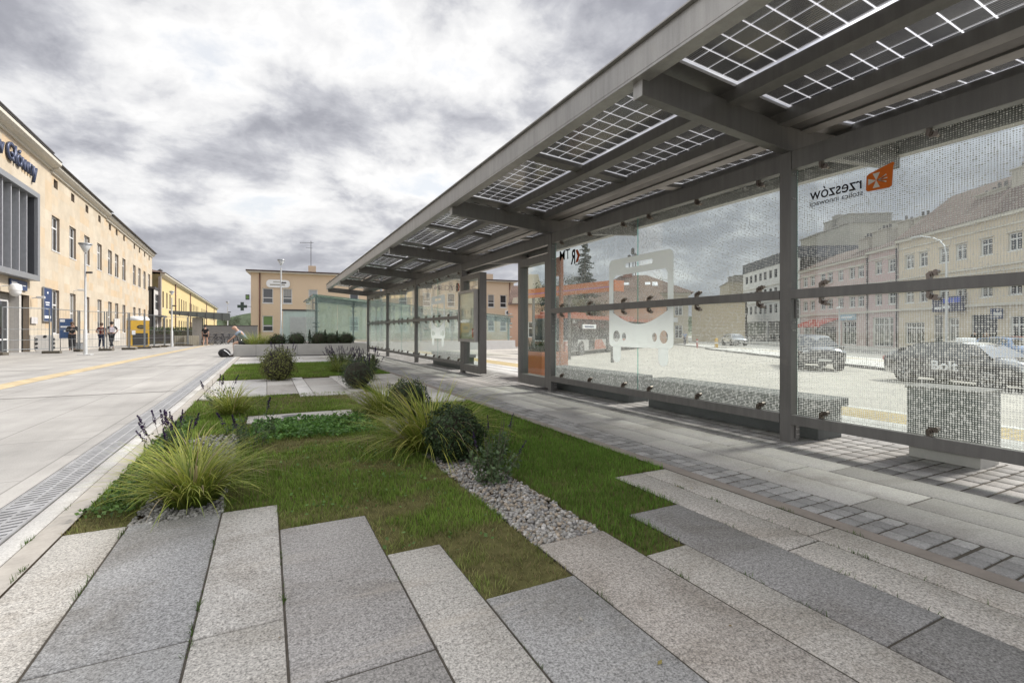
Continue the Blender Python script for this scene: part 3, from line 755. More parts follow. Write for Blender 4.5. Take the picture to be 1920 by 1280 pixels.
def boxball(loc, label, R, n, col=(.028, .050, .018), seed=0, sz=1.0, group='clipped box balls', name='box_ball', size=.022):
    g = np.random.default_rng(seed); t = thing(name, label, 'shrub', loc, 0, group)
    d = g.normal(size=(n, 3)); d /= np.linalg.norm(d, axis=1)[:, None]
    lump = 1 + .13 * np.sin(d[:, 0] * 5 + seed) * np.cos(d[:, 1] * 6 + 1) + .10 * np.sin(d[:, 2] * 9 + d[:, 0] * 7 + seed) + .06 * np.sin(d[:, 1] * 17 + d[:, 2] * 13)
    rr_ = R * lump * (1 - .26 * g.random(n) ** 2) + np.abs(g.normal(0, .018, n)); pos = d * rr_[:, None]; pos[:, 2] *= sz; pos[:, 2] += R * sz * .88
    keep = pos[:, 2] > .005; pos = pos[keep]; d = d[keep]; m = len(pos)
    cc = np.array(col) * g.uniform(.5, 1.7, (m, 1)) + np.array([.018, .022, .004]) * (g.random((m, 1)) < .25)
    v, q, c = leaf_quads(pos, g.uniform(.7, 1.3, m) * size, cc, g, aspect=.6, normals=d * .9)
    np_mesh('foliage', v, q, boxm, c, parent=t)
    MB().ball((0, 0, R * sz * .88), R * .84, 8, sz).build('branches', M('twigs', (.035, .03, .018), .95, var=.4, scale=25), t)
    return t
sedge((-.43, 3.74, 0), 'biggest yellow green sedge clump, on grey pebbles beside the drain', 600, .53, .30, .8, 1, (.03, .82))
sedge((-.52, 4.45, 0), 'sedge clump just behind the biggest one, purple spikes around it', 260, .50, .28, 1.0, 2)
sedge((-.40, 7.35, 0), 'yellow sedge clump at the edge of the far pale slab, left side', 300, .55, .28, 1.0, 3, (.05, .8))
sedge((1.37, 4.42, 0), 'wide yellow sedge clump behind the nearest dark box ball', 900, .80, .46, 1.0, 4, (.05, 1.0))
sedge((1.38, 6.45, 0), 'pale sedge clump in front of the second dark box ball', 620, .66, .36, .9, 5)
sedge((2.05, 12.2, 0), 'small green sedge clump far along the pebble bed', 260, .62, .32, .5, 6)
sedge((1.7, 13.6, 0), 'dull green sedge clump among the far purple sages', 280, .6, .34, .25, 7)
boxball((1.45, 3.98, -.01), 'dark round box ball by the pebbles, in front of the wide sedge', .238, 8500, seed=1)
boxball((1.62, 6.15, -.01), 'dark round box ball behind the wide sedge, second in the row', .25, 5200, seed=2)
boxball((1.55, 9.6, -.01), 'dark rounded shrub with purple tips, third along the pebble bed', .30, 3600, (.035, .055, .03), 3)
boxball((.22, 12.0, -.01), 'yellow green and bronze shrub alone in the far lawn', .36, 3600, (.12, .13, .035), 4, 1.05, 'shrubs with sages', 'mixed_shrub', .035)
salvia((.30, 11.95, .05), 'purple sage growing out of the lone shrub in the far lawn', 24, .66, .26, 11, 700)
salvia((1.46, 3.22, 0), 'sparse sage over the pebbles in front of the nearest box ball', 16, .30, .20, 12, 620, .12, .6, (.085, .13, .062))
salvia((1.66, 3.62, 0), 'thin sage with spikes between pebbles and right lawn', 10, .34, .16, 13, 320, .3, .6, (.08, .125, .06))
salvia((-.70, 4.95, 0), 'purple sage behind the biggest sedge, beside the drain', 15, .34, .24, 14, 380, .95, .85)
salvia((-.16, 5.25, 0), 'low sprawling sage at the left end of the clover', 10, .34, .30, 15, 420, .55)
salvia((-.62, 7.9, 0), 'small dark purple sage by the left sedge at the pale slab', 12, .4, .22, 16, 260, .6)
salvia((1.95, 14.9, 0), 'broad stand of purple sage far along the bed, left group', 50, .55, .50, 17, 4200, .75, .9, (.10, .14, .05))
salvia((2.55, 14.2, 0), 'broad stand of purple sage far along the bed, next to the path', 40, .52, .42, 18, 3600, .7, .9, (.09, .125, .05))
salvia((2.0, 11.2, 0), 'dark sage clump between the third shrub and far sedge', 26, .5, .30, 19, 2200, .7, 1.0, (.05, .075, .04))

# raised planter
conc = M('cast concrete', (.46, .445, .41), .85, var=.13, scale=2.2, spec=.2, bmp=.25)
pl = thing('raised_planter', 'long low concrete planter wall with vertical joints', 'planter', (.9, 24.9, 0))
b = MB(); b.box(-2.16, 3.3, -1.4, -1.22, 0, .50).box(-2.16, -1.98, -1.218, 1.6, 0, .50).box(-1.978, 3.3, 1.42, 1.6, 0, .5)
b.build('wall', conc, pl, .012)
b = MB()
for x in (-1.32, -.7, .3, 1.62, 2.55): b.box(x, x + .012, -1.404, -1.39, .0, .498)
b.split('joint', M('dark joint', (.2, .19, .18), .9), pl)
MB().box(-1.976, 3.3, -1.216, 1.416, .0, .40).build('earth', soil, pl)
sedge((-.45, 24.0, .40), 'tall feathery grass at the left end of the raised planter', 420, .95, .7, .35, 31, (.05, .7), 'grasses in the raised planter')
sedge((.05, 24.35, .40), 'feathery grass beside the first box ball of the planter', 300, .85, .6, .4, 32, (.05, .7), 'grasses in the raised planter')
for k, (x, lab, r) in enumerate(((.45, 'box ball half inside the feathery planter grass', .36), (1.22, 'box ball left of the lamp foot in the planter', .40), (2.18, 'box ball right of the lamp foot in the planter', .42), (2.72, 'second box ball right of the lamp foot in the planter', .38), (3.35, 'rightmost box ball of the raised planter, by the glass stair house', .40))):
    boxball((x, 24.2, .36), lab, r, 1500, seed=40 + k, group='box balls in the planter', sz=.85, size=.05)
def conifer_small(loc, label, h, seed):
    g = np.random.default_rng(seed); t = thing('dwarf_cypress', label, 'shrub', loc, 0, 'slim cypresses in the planter'); n = 500
    z = g.random(n) * h; r = .13 * (1 - z / h) ** .7 * np.sqrt(g.random(n)); a = g.uniform(0, 6.28, n)
    v, q, c = leaf_quads(np.stack([r * np.cos(a), r * np.sin(a), z], 1), g.uniform(.03, .07, n), np.array([.03, .05, .02]) * g.uniform(.6, 1.5, (n, 1)), g, up=.5)
    np_mesh('foliage', v, q, boxm, c, parent=t); MB().tube((0, 0, 0), (0, 0, h * .8), .02, .008).build('trunk', M('bark', (.09, .07, .05), .9), t)
conifer_small((1.78, 24.4, .4), 'slim dwarf cypress right behind the lamp foot in the planter', .75, 1)
conifer_small((2.5, 24.9, .4), 'slim dwarf cypress between two box balls of the planter', .75, 2)
conifer_small((3.05, 24.9, .4), 'slim dwarf cypress left of the rightmost box ball', .7, 3)

# ------------------------------------------------------------------ bus shelter
steel = metal_mat('grey painted steel', (.130, .125, .117), .42, .25)
steel_l = metal_mat('brushed aluminium', (.325, .315, .30), .42, .5)
black = M('black plastic', (.015, .015, .016), .5)
clamp_m = M('bronze steel clamp', (.16, .135, .115), .32, .85, var=.15)
glass = glass_mat('clear glass'); frit = frit_mat('dotted glass')
edge_g = glass_mat('glass edge', (.35, .72, .62), .5, .35, (.30, .62, .54))
solar = cell_mat(); vinyl = vinyl_mat('white frosted vinyl', (.90, .91, .90), .75)
SX, SY = 4.6, 11.94
sh = thing('bus_shelter', 'long steel and glass bus shelter with solar panel roof and dotted glass wall', 'bus shelter', (SX, SY, 0))
PY = [-13.35 + 4.45 * k for k in range(7)]
def pz(x): return 3.17 + .075 * abs(x)
bolt_me = None
for k, y in enumerate(PY):
    b = MB(); b.box(-.065, .045, y - .058, y + .058, 0.0, 2.84)
    po = b.build('post', steel, sh, .005)
    b = MB(); b.box(-.085, .065, y - .075, y + .075, 0, .012)
    for z in (2.62, 2.38, 1.18, 1.10):
        for dx in (-.035, -.005): b.tube((dx, y - .058, z), (dx, y - .066, z), .0075, n=8)
    b.split('bolt', steel_l, po)
    br = MB().box(-.004, .05, y - .068, y - .0585, 1.22, 1.40).box(-.004, .05, y - .068, y - .0585, .05, .18); br.split('bracket', steel, po)
    b = MB()
    for z in (1.25, 1.31, 1.37, .09, .14):
        for dx in (.010, .036): b.tube((dx, y - .068, z), (dx, y - .075, z), .007, n=8)
    b.split('bolt', steel_l, po)
    b = MB(); b.prism([(-1.92, 2.985), (-.10, 2.842), (.10, 2.842), (1.92, 2.985), (1.92, 3.222), (0, 3.075), (-1.92, 3.222)], y - .05, y + .05, 'y')
    be = b.build('cantilever_beam', steel, sh, .005)
    b = MB()
    for s in (-1, 1): b.box(min(s * 1.921, s * 1.929), max(s * 1.921, s * 1.929), y - .053, y + .053, 2.975, 3.30)
    for s in (-1, 1): b.tube((s * 1.929, y, 3.265), (s * 1.937, y, 3.265), .010, n=8)
    b.split('end_plate', steel_l, be)
Y0, Y1 = PY[0] - .25, PY[-1] + .12
for s in (-1, 1):
    def X_(a, b_): return (min(s * a, s * b_), max(s * a, s * b_))
    b = MB(); b.box(*X_(1.94, 1.985), Y0, Y1, 3.13, 3.345); b.box(*X_(1.85, 1.985), Y0, Y1, 3.105, 3.128); b.box(*X_(1.93, 2.02), Y0, Y1, 3.347, 3.362)
    fa = b.build('fascia', steel_l, sh, .003)
    b = MB()
    yy = Y0
    b.box(*X_(1.70, 1.765), Y0, Y1, pz(1.7) - .02, pz(1.7) - .012); b.box(*X_(1.80, 1.938), Y0, Y1, pz(1.7) - .02, pz(1.7) - .012)
    while yy < Y1: b.box(*X_(1.764, 1.801), yy, yy + .028, pz(1.7) - .019, pz(1.7) - .013); yy += .075
    b.build('slotted_strip', steel, fa)
    for (a, c) in ((.80, .955), (.10, .25)):
        b = MB(); b.box(*X_(a, c), Y0 + .1, Y1 - .05, pz(a) - .115, pz(a) + .004); b.build('purlin', steel, sh, .004)
b = MB(); b.box(-.07, .07, Y0 + .1, Y1 - .05, 3.078, 3.092).box(-.084, -.07, Y0 + .1, Y1 - .05, 3.078, 3.17).box(.07, .084, Y0 + .1, Y1 - .05, 3.078, 3.17)
b.build('gutter', M('dark gutter', (.06, .058, .055), .5, .4), sh)
for a, c in zip(PY, PY[1:]):
    MB().box(-.055, .04, a + .0585, c - .0585, 2.66, 2.838).build('long_beam', steel, sh, .004)
# solar panels: two per bay in each of four rows
CW, CL = .179 * 4, .179 * 11
pm = MB().box(-.006, CW + .006, -.006, CL + .006, -.004, .004).mesh('solar_panel'); pm.materials.append(solar)
jb = MB(); jb.box(-.035, .035, -.02, .03, -.03, -.006).tube((0, -.02, -.02), (0, -.06, -.035), .006, n=6).tube((0, -.06, -.035), (.09, -.085, -.05), .005, n=6)
jbm = jb.mesh('junction_box'); jbm.materials.append(black)
ang = math.atan(.075)
cm = MB().box(-.02, .74, -.078, .078, -.06, -.005).mesh('cross_bar'); cm.materials.append(steel)
tm = MB().box(-.02, .74, -.150, .156, -.03, -.004).mesh('end_rail'); tm.materials.append(steel)
for y0 in PY[:-1]:
    for x0, an in ((-1.685, ang), (-.795, ang), (.08, -ang), (.965, -ang)):
        z0 = pz(x0) + .008
        for dy in (.17, 2.31):
            p = link('solar_panel', pm, sh, (x0, y0 + dy, z0)); p.rotation_euler = (0, an, 0)
            for fx in (.28, .62): link('junction_box', jbm, p, (fx * CW + random.uniform(-.03, .03), -.01, 0))
        for nm, me, dy in (('cross_bar', cm, 2.225), ('end_rail', tm, 0.0)):
            c = link(nm, me, sh, (x0, y0 + dy, z0 - .004)); c.rotation_euler = (0, an, 0)
# glazed bays
def frit_pane(y0, y1, z0, z1):
    me = MB().box(.026, .036, y0, y1, z0, z1).mesh('glass_pane')
    for m in (edge_g, frit, glass): me.materials.append(m)
    me.polygons[4].material_index = 1; me.polygons[5].material_index = 2
    return link('glass_pane', me, sh)
cl = MB(); cl.box(-.03, .02, -.012, .012, -.012, .03).tube((-.018, 0, .035), (.024, 0, .035), .021, n=12).tube((-.03, 0, .035), (-.017, 0, .035), .012, n=8)
cl.tube((-.018, -.042, .058), (.024, -.042, .058), .017, n=10).box(-.004, .008, -.05, .008, .028, .066)
clm = cl.mesh('clamp'); clm.materials.append(clamp_m)
for k in (0, 1, 3, 4, 5):
    y0 = PY[k]
    for nm, a, c in (('mid_rail', 1.405, 1.495), ('bottom_rail', .19, .285)):
        b = MB(); b.box(-.07, -.005, y0 + .059, y0 + 4.391, a, c); r = b.build(nm, steel, sh, .004)
    for a, c in ((.063, 2.217), (2.229, 4.387)):
        for z0, z1, low in ((.21, 1.432, True), (1.462, 2.745, False)):
            p = frit_pane(y0 + a, y0 + c, z0, z1)
            for f in (.12, .5, .88):
                yc = y0 + a + (c - a) * f
                for z, flip in (((.285, 1), (1.405, -1)) if low else ((1.495, 1), (2.66, -1))):
                    q = link('clamp', clm, p, (-.012, yc, z)); q.scale = (1, 1, flip)
def wall_sheet(name, me, m, y, z, x=.0225, parent=None):
    """place a flat sheet (drawn in xy) on the glass: x runs along the wall, y up"""
    setm(me, m); o = link(name, me, parent or sh); o.matrix_local = Matrix(((0, 0, 1, x), (1, 0, 0, y), (0, 1, 0, z), (0, 0, 0, 1))); return o
def picto(y, z):
    win = rrect(.10, 1.20, .50, 1.05, .05)
    lo = [(1.20 - 1.10 * k / 16, .50 - .18 * math.sin(math.pi * k / 16)) for k in range(17)]
    win = [(.15, 1.05)] + [(.10, 1.0)] + [(.10, .52)] + [(1.10 * k / 16 + .10, .50 - .17 * math.sin(math.pi * k / 16)) for k in range(17)] + [(1.20, .52), (1.20, 1.0), (1.15, 1.05)]
    sh_ = shape_mesh(rrect(0, 1.3, 0, 1.29, .085), [win, rrect(.37, .93, 1.14, 1.205, .032), circ(.17, .155, .075, .085), circ(.34, .15, .045, .06), circ(1.13, .155, .075, .085), circ(.96, .15, .045, .06)], .002)
    o = wall_sheet('bus_pictogram', sh_, vinyl, y, z)
    for x in (.09, 1.03):
        me = shape_mesh([(x, .01)] + [(x + .09 - .09 * math.cos(math.pi * k / 8), -.14 - .09 * math.sin(math.pi * k / 8)) for k in range(9)] + [(x + .18, .01)], (), .0016)
        wall_sheet('bus_pictogram', me, vinyl, y, z)
picto(4.59 - SY, .86); picto(13.49 - SY, .86)
orange_v = vinyl_mat('orange vinyl', (.62, .17, .035), .3); dark_v = vinyl_mat('black vinyl', (.02, .018, .02), .05); red_v = vinyl_mat('brick red vinyl', (.42, .09, .03), .3); cream_v = vinyl_mat('cream vinyl', (.75, .73, .66), .4)
def chevron(y, z, h):
    wall_sheet('logo', shape_mesh([(0, h / 2), (h * .30, h), (h * .62, h), (h * .32, h / 2), (h * .62, 0), (h * .30, 0)], (), .002), red_v, y, z)
chevron(6.66 - SY, 2.24, .21)
wall_sheet('lettering', text_mesh('R', .25, .13, .001, bold=.03), dark_v, 6.80 - SY, 2.22)
wall_sheet('lettering', text_mesh('TM', .17, .33, .001, bold=.005), dark_v, 6.95 - SY, 2.33)
chevron(12.28 - SY, 2.17, .2); wall_sheet('lettering', text_mesh('R', .24, .15, .001, bold=.03), dark_v, 12.42 - SY, 2.15)
wall_sheet('logo', shape_mesh([(.01, .17), (.0, .19), (.012, .205), (.19, .155), (.21, .14), (.215, .02), (.20, .005), (.04, 0.0), (.02, .01)], (), .0016), orange_v, 2.15 - SY, 2.29)
# emblem on the badge: cross of three flared arms with an open hand
def tri(cx, cy, a, r, w): return [(cx, cy), (cx + r * math.cos(a) - w * math.sin(a), cy + r * math.sin(a) + w * math.cos(a)), (cx + r * math.cos(a) + w * math.sin(a), cy + r * math.sin(a) - w * math.cos(a))]
for a in (90, 0, -90):
    wall_sheet('emblem', shape_mesh(tri(.135, .085, rad(a), .062, .027), (), .001), cream_v, 2.15 - SY, 2.29, .0208)
for a in (155, 180, 205):
    wall_sheet('emblem', shape_mesh([(.125 + .072 * math.cos(rad(a)) - .006 * math.sin(rad(a)), .085 + .072 * math.sin(rad(a)) + .006 * math.cos(rad(a))), (.125 + .072 * math.cos(rad(a)) + .006 * math.sin(rad(a)), .085 + .072 * math.sin(rad(a)) - .006 * math.cos(rad(a))), (.123, .080), (.123, .090)], (), .001), cream_v, 2.15 - SY, 2.29, .0206)
wall_sheet('lettering', text_mesh('rzeszów', .105, .45, .001, bold=.004), dark_v, 2.40 - SY, 2.335)
wall_sheet('lettering', text_mesh('stolica innowacji', .062, .46, .001), dark_v, 2.39 - SY, 2.262)
# framed side panels on either side of the way through
def side_frame(y0, y1):
    b = MB()
    for a, c in ((y0, y0 + .11), (y1 - .11, y1)): b.box(-.06, .12, a, c, .06, 2.5)
    b.box(-.06, .12, y0 + .11, y1 - .11, 2.36, 2.5).box(-.06, .12, y0 + .11, y1 - .11, .06, .24)
    fr = b.build('side_frame', steel, sh, .004)
    MB().box(.02, .03, y0 + .11, y1 - .11, .24, 2.36).build('glass_pane', glass, fr); return fr
f1 = side_frame(-4.45 + .062, -3.22); f2 = side_frame(-1.24, -.062)
b = MB()
for a, c in ((-1.18, -1.11), (-.13, -.06)): b.box(-.17, -.068, a, c, .82, 2.1)
b.box(-.17, -.068, -1.11, -.13, 2.03, 2.1).box(-.17, -.068, -1.11, -.13, .82, .89)
tc = b.build('timetable_case', steel_l, sh, .004)
MB().box(-.155, -.15, -1.11, -.13, .89, 2.03).build('glass_pane', glass, tc)
post_m = M('printed timetable sheet', (.50, .47, .37), .6, var=.08)
MB().box(-.10, -.09, -1.11, -.13, .89, 2.03).build('poster', post_m, tc)
ink = M('grey print', (.33, .32, .28), .7, var=.2); redp = M('red print', (.42, .10, .06), .7)
b = MB()
for k in range(7): b.box(-.1015, -.1005, -1.07, -.17, 1.94 - k * .145, 1.945 - k * .145)
for k in range(5): b.box(-.1015, -.1005, -1.02 + k * .19, -.93 + k * .19, 1.42 + .05 * (k % 3), 1.60)
b.build('print', ink, tc); MB().box(-.1015, -.1005, -1.02, -.85, .93, 1.15).build('print', redp, tc)

# benches and box behind the wall
bench_m = M('dark granite bench', (.115, .12, .115), .7, var=.2, scale=6, spec=.3)
for lab, y0, y1 in (('dark stone bench block behind the glass, nearer one, beside the big post', 2.9, 5.42), ('dark stone bench block behind the glass, next to the opening', 5.75, 8.2), ('dark stone bench block behind the glass beyond the opening', 12.9, 15.6)):
    t = thing('stone_bench', lab, 'bench', (5.12, (y0 + y1) / 2, 0), 0, 'stone benches behind the glass wall'); h = (y1 - y0) / 2
    MB().box(-.20, .20, -h + .05, h - .05, 0, .32).build('base', bench_m, t, .008)
    MB().box(-.24, .24, -h, h, .322, .41).build('seat', bench_m, t, .01)
t = thing('utility_box', 'grey metal box on a pale plinth behind the dotted glass', 'box', (5.2, 2.0, 0))
MB().box(-.17, .20, -.25, .25, .09, .60).build('cabinet', M('grey cabinet', (.17, .172, .165), .6, .2, var=.2), t, .008); MB().box(-.15, .18, -.24, .24, 0, .089).build('plinth', conc, t)
MB().box(-.18, .21, -.26, .26, .601, .62).build('lid', steel, t, .003)

# ------------------------------------------------------------------ buildings
sand = brick_mat('sandstone cladding', (.545, .485, .39), (.50, .432, .335), (.43, .38, .30), 1.25, .62, .004, .8, 'xz', .5, .12, .06, (.53, .40, .255), .15, .3)
plinth_m = brick_mat('grey stone plinth', (.47, .44, .39), (.43, .40, .355), (.33, .31, .28), 1.4, .85, .006, .8, 'xz', .5, .12, .1)
reveal_m = M('brown reveal', (.27, .22, .17), .8, var=.1)
white_f = M('white window frame', (.70, .70, .69), .45, var=.05)
pane_m = pane_mat('window pane')
panel_dark = M('dark grey cladding', (.075, .078, .088), .45, .2, var=.12)
panel_lt = M('light grey metal', (.30, .31, .325), .45, .4, var=.1)
trim_m = M('pale cornice', (.56, .53, .46), .8, var=.1)
cap_m = M('dark metal cap', (.07, .065, .065), .5, .3)
navy = M('navy sign', (.025, .05, .13), .45, var=.08); white_p = M('white print', (.75, .76, .77), .6, var=.05)
def wall_grid(xs0, x1, z0, z1, ops, depth, y=0.0):
    """wall face with real openings and their reveals; returns (wall, reveals) builders"""
    W, R = MB(), MB(); ops = [o for o in ops]
    xs = sorted({xs0, x1, *[o[0] for o in ops], *[o[1] for o in ops]}); zs = sorted({z0, z1, *[o[2] for o in ops], *[o[3] for o in ops]})
    for i in range(len(xs) - 1):
        for j in range(len(zs) - 1):
            mx_, mz = (xs[i] + xs[i + 1]) / 2, (zs[j] + zs[j + 1]) / 2
            if any(o[0] < mx_ < o[1] and o[2] < mz < o[3] for o in ops): continue
            W.add([(xs[i], y, zs[j]), (xs[i + 1], y, zs[j]), (xs[i + 1], y, zs[j + 1]), (xs[i], y, zs[j + 1])], [(0, 1, 2, 3)])
    depth = min(depth, .27) if y == 0 else depth
    for a, b_, c, d in ops:
        for q in (((a, y, c), (a, y, d), (a, y + depth, d), (a, y + depth, c)), ((b_, y, d), (b_, y, c), (b_, y + depth, c), (b_, y + depth, d)),
                  ((a, y, d), (b_, y, d), (b_, y + depth, d), (a, y + depth, d)), ((b_, y, c), (a, y, c), (a, y + depth, c), (b_, y + depth, c))):
            R.add(q, [(0, 1, 2, 3)])
    return W, R
_wc = {}
def window(parent, a, b_, c, d, y, fm=None, pm=None, bars=1, cross=.55, sill=None, name='window'):
    """casement in an opening: frame mesh with its pane as a child"""
    fm = fm or white_f; pm = pm or pane_m
    key = (round(b_ - a, 2), round(d - c, 2), fm.name, pm.name, bars, cross, sill)
    if key not in _wc:
        w_, h = b_ - a, d - c; f = min(.09, w_ * .1); m = MB()
        m.box(0, f, -.03, .03, 0, h).box(w_ - f, w_, -.03, .03, 0, h).box(f, w_ - f, -.03, .03, 0, f).box(f, w_ - f, -.03, .03, h - f, h)
        for k in range(bars): x = w_ * (k + 1) / (bars + 1); m.box(x - .045, x + .045, -.028, .028, f, h - f)
        if cross: m.box(f, w_ - f, -.026, .026, h * cross - .045, h * cross + .045)
        if sill: m.box(-.06, w_ + .06, -sill - .05, -.031, -.06, 0)
        me = m.mesh('window'); me.materials.append(fm)
        pe = MB().box(f, w_ - f, 0, .02, f, h - f).mesh('pane'); pe.materials.append(pm); _wc[key] = (me, pe)
    me, pe = _wc[key]; o = link(name, me, parent, (a, y, c)); link('pane', pe, o); return o
def text_part(parent, body, m, x, z, y=-.02, h=None, w=None, ext=.02, align='LEFT', bold=0.0):
    me = setm(text_mesh(body, h, w, ext, align=align, bold=bold), m); o = link('lettering', me, parent, (x, y, z)); o.rotation_euler = (rad(90), 0, 0); return o

# --- railway station, left
st = thing('station_building', 'long sandstone station hall with dark louvred portal and blue lettering', 'building', (-12.2, 37.5, 0), rad(92.37))
cen = [4.5, 8.2, 11.9, 15.8, 19.6, 22.4, 25.8, 31.4, 34.6, 38.1, 41.6]
ops = [(-13.5, -.35, 4.25, 8.7), (-5.6, -.05, -1, 3.1)]
for k, t_ in enumerate(cen):
    ops += [(t_ - .78, t_ + .78, 6.3, 8.55), (t_ - .40, t_ + .40, 10.4, 10.98)]
    ops.append((t_ - .7, t_ + .7, (-.5 if k in (1, 4) else .88), 3.76))
W, R = wall_grid(-16, 44, -1, 11.4, ops, .27)
wl = W.build('wall', sand, st, more=(R, reveal_m))
b = MB(); xs = [-16] + sorted(sum([[o[0], o[1]] for o in ops if o[2] < 0], [])) + [44]
for a, c in zip(xs[::2], xs[1::2]): b.box(a, c, -.04, -.002, -1, .84)
b.split('plinth', plinth_m, st)
b = MB(); b.box(-16, 44, .5, 14, -1, 11.4); b.build('core', M('dark interior', (.06, .055, .05), .9), st)
for k, t_ in enumerate(cen):
    window(st, t_ - .78, t_ + .78, 6.3, 8.55, .17, cross=.68, sill=.15); window(st, t_ - .7, t_ + .7, (-.4 if k in (1, 4) else .88), 3.76, .17, cross=.66, sill=None if k in (1, 4) else .15)
    MB().box(t_ - .4, t_ + .4, .2, .23, 10.4, 10.98).build('vent', cap_m, st)
b = MB()
for a, c, z, o in ((-16, 3.5, 11.35, .55), (3.504, 18, 11.2, .42), (18.004, 44.2, 11.05, .36)):
    b.prism([(-.0, z), (-.12, z), (-.12, z + .14), (-o * .7, z + .2), (-o, z + .33), (-o, z + .5), (0, z + .55)], a, c, 'x')
b.split('cornice', trim_m, st)
b = MB()
for a, c, z0, z1 in ((-16, 3.5, 11.9, 12.42), (3.504, 18, 11.75, 12.05), (18.004, 44.2, 11.6, 11.85)): b.box(a, c, -.12, 14, z0, z1)
b.split('parapet', trim_m, st)
b = MB()
for a, c, z1 in ((-16, 3.55, 12.422), (3.554, 18, 12.052), (18.004, 44.25, 11.852)): b.box(a, c, -.2, 14, z1, z1 + .07)
for a, c, z in ((-16, 3.5, 11.9), (3.504, 18, 11.75), (18.004, 44.2, 11.6)): b.box(a, c, -.58, -.125, z - .012, z + .03)
b.split('roof_edging', cap_m, st)
po = MB(); po.box(-14, 0, -.45, .0, 8.7, 9.0).box(-14, 0, -.45, .0, 3.95, 4.25).box(-.35, 0, -.45, .0, 4.252, 8.698)
po = po.build('portal_frame', panel_lt, st, .01)
MB().box(-14, -.36, .30, .34, 4.26, 8.69).build('glazing', panel_dark, po)
b = MB(); x = -13
while x < -.6: b.box(x, x + .10, -.28, .298, 4.26, 8.69); x += 1.05
b.split('fin', M('grey fin', (.40, .41, .43), .5, .3), po)
MB().box(-.395, -.352, -.3, .298, 4.26, 8.69).build('jamb', panel_dark, po)
letters = M('blue grey letters', (.05, .065, .125), .4, .2)
text_part(st, 'Rzeszów Główny', letters, .8, 9.72, -.04, w=9.3, ext=.10, align='RIGHT', bold=.012)
# entrance recess with white framed glass doors
b = MB(); b.box(-5.6, -.05, .455, .49, -.6, 3.1); b.build('entrance_back', M('grey stone', (.34, .32, .29), .7), st)
for x in (-4.3, -2.95): window(st, x, x + 1.2, -.3, 2.75, .40, cross=.3, bars=0, name='entrance_door')
MB().box(-1.35, -1.05, .05, .45, -.5, 3.1).build('entrance_column', M('pale stone', (.50, .48, .45), .7), st)
def station_sign(name, label, x0, x1, z0, z1, m, bars, cat='sign', y=-.09, frame=None):
    t = thing(name, label, cat, st.matrix_basis @ Vector(((x0 + x1) / 2, 0, z0)) if False else (st.location.x + math.cos(st.rotation_euler.z) * (x0 + x1) / 2, st.location.y + math.sin(st.rotation_euler.z) * (x0 + x1) / 2, z0), st.rotation_euler.z)
    h, w_ = z1 - z0, (x1 - x0) / 2
    MB().box(-w_, w_, y, -.042, 0, h).build('board', m, t, .006)
    if frame:
        f = MB(); f.box(-w_ - .06, -w_, y - .02, -.042, -.06, h + .06).box(w_, w_ + .06, y - .02, -.042, -.06, h + .06).box(-w_, w_, y - .02, -.042, h, h + .06).box(-w_, w_, y - .02, -.042, -.06, 0); f.build('frame', frame, t)
    q = MB()
    for a, c, d, e in bars: q.box(-w_ + a * 2 * w_, -w_ + c * 2 * w_, y - .004, y - .001, d * h, e * h)
    if bars: q.build('print', white_p, t)
    return t
station_sign('wall_sign', 'wide navy sign over the station entrance, white block at its left', -2.95, -.65, 3.32, 3.84, navy, [(.06, .38, .25, .75), (.43, .66, .42, .58), (.70, .9, .46, .54)])
station_sign('wall_sign', 'tall navy notice board in a grey frame beside the portal', 1.95, 3.35, 1.7, 3.72, navy, [(.42, .58, .84, .90), (.2, .75, .55, .585), (.25, .7, .48, .515), (.25, .72, .36, .385), (.1, .9, .08, .16)], frame=panel_lt)
station_sign('wall_notice', 'small red and white notice on the stone wall under the cameras', .0, .95, 1.5, 1.88, M('white notice', (.55, .53, .52), .6), [])
station_sign('wall_notice', 'pale information sheet board behind the two standing men', 21.0, 23.4, .1, 2.25, M('pale notice', (.60, .59, .57), .6), [])
def cctv(x, z, label, big=False):
    r = st.rotation_euler.z; t = thing('security_camera', label, 'security camera', (st.location.x + math.cos(r) * x, st.location.y + math.sin(r) * x, z), r, 'cameras on the station front')
    b = MB(); b.tube((0, -.03, 0), (0, -.3, .04), .03, n=8); b.build('bracket', white_f, t)
    if big: MB().ball((0, -.55, -.25), .24, 10, 1.1).build('dome', white_f, t); MB().lathe([(.26, -.2), (.25, .05), (.12, .14), (.02, .16)], 18, None, 0, -.55).build('hood', white_f, t)
    else: MB().box(-.07, .07, -.62, -.25, -.02, .12).build('housing', white_f, t, .02)
    return t
cctv(-3.9, 3.35, 'big white dome camera at the edge of the station entrance', True)
cctv(.15, 2.98, 'white bullet camera between entrance and tall navy board')
cctv(8.3, 4.0, 'small dark grey camera above the station side door')

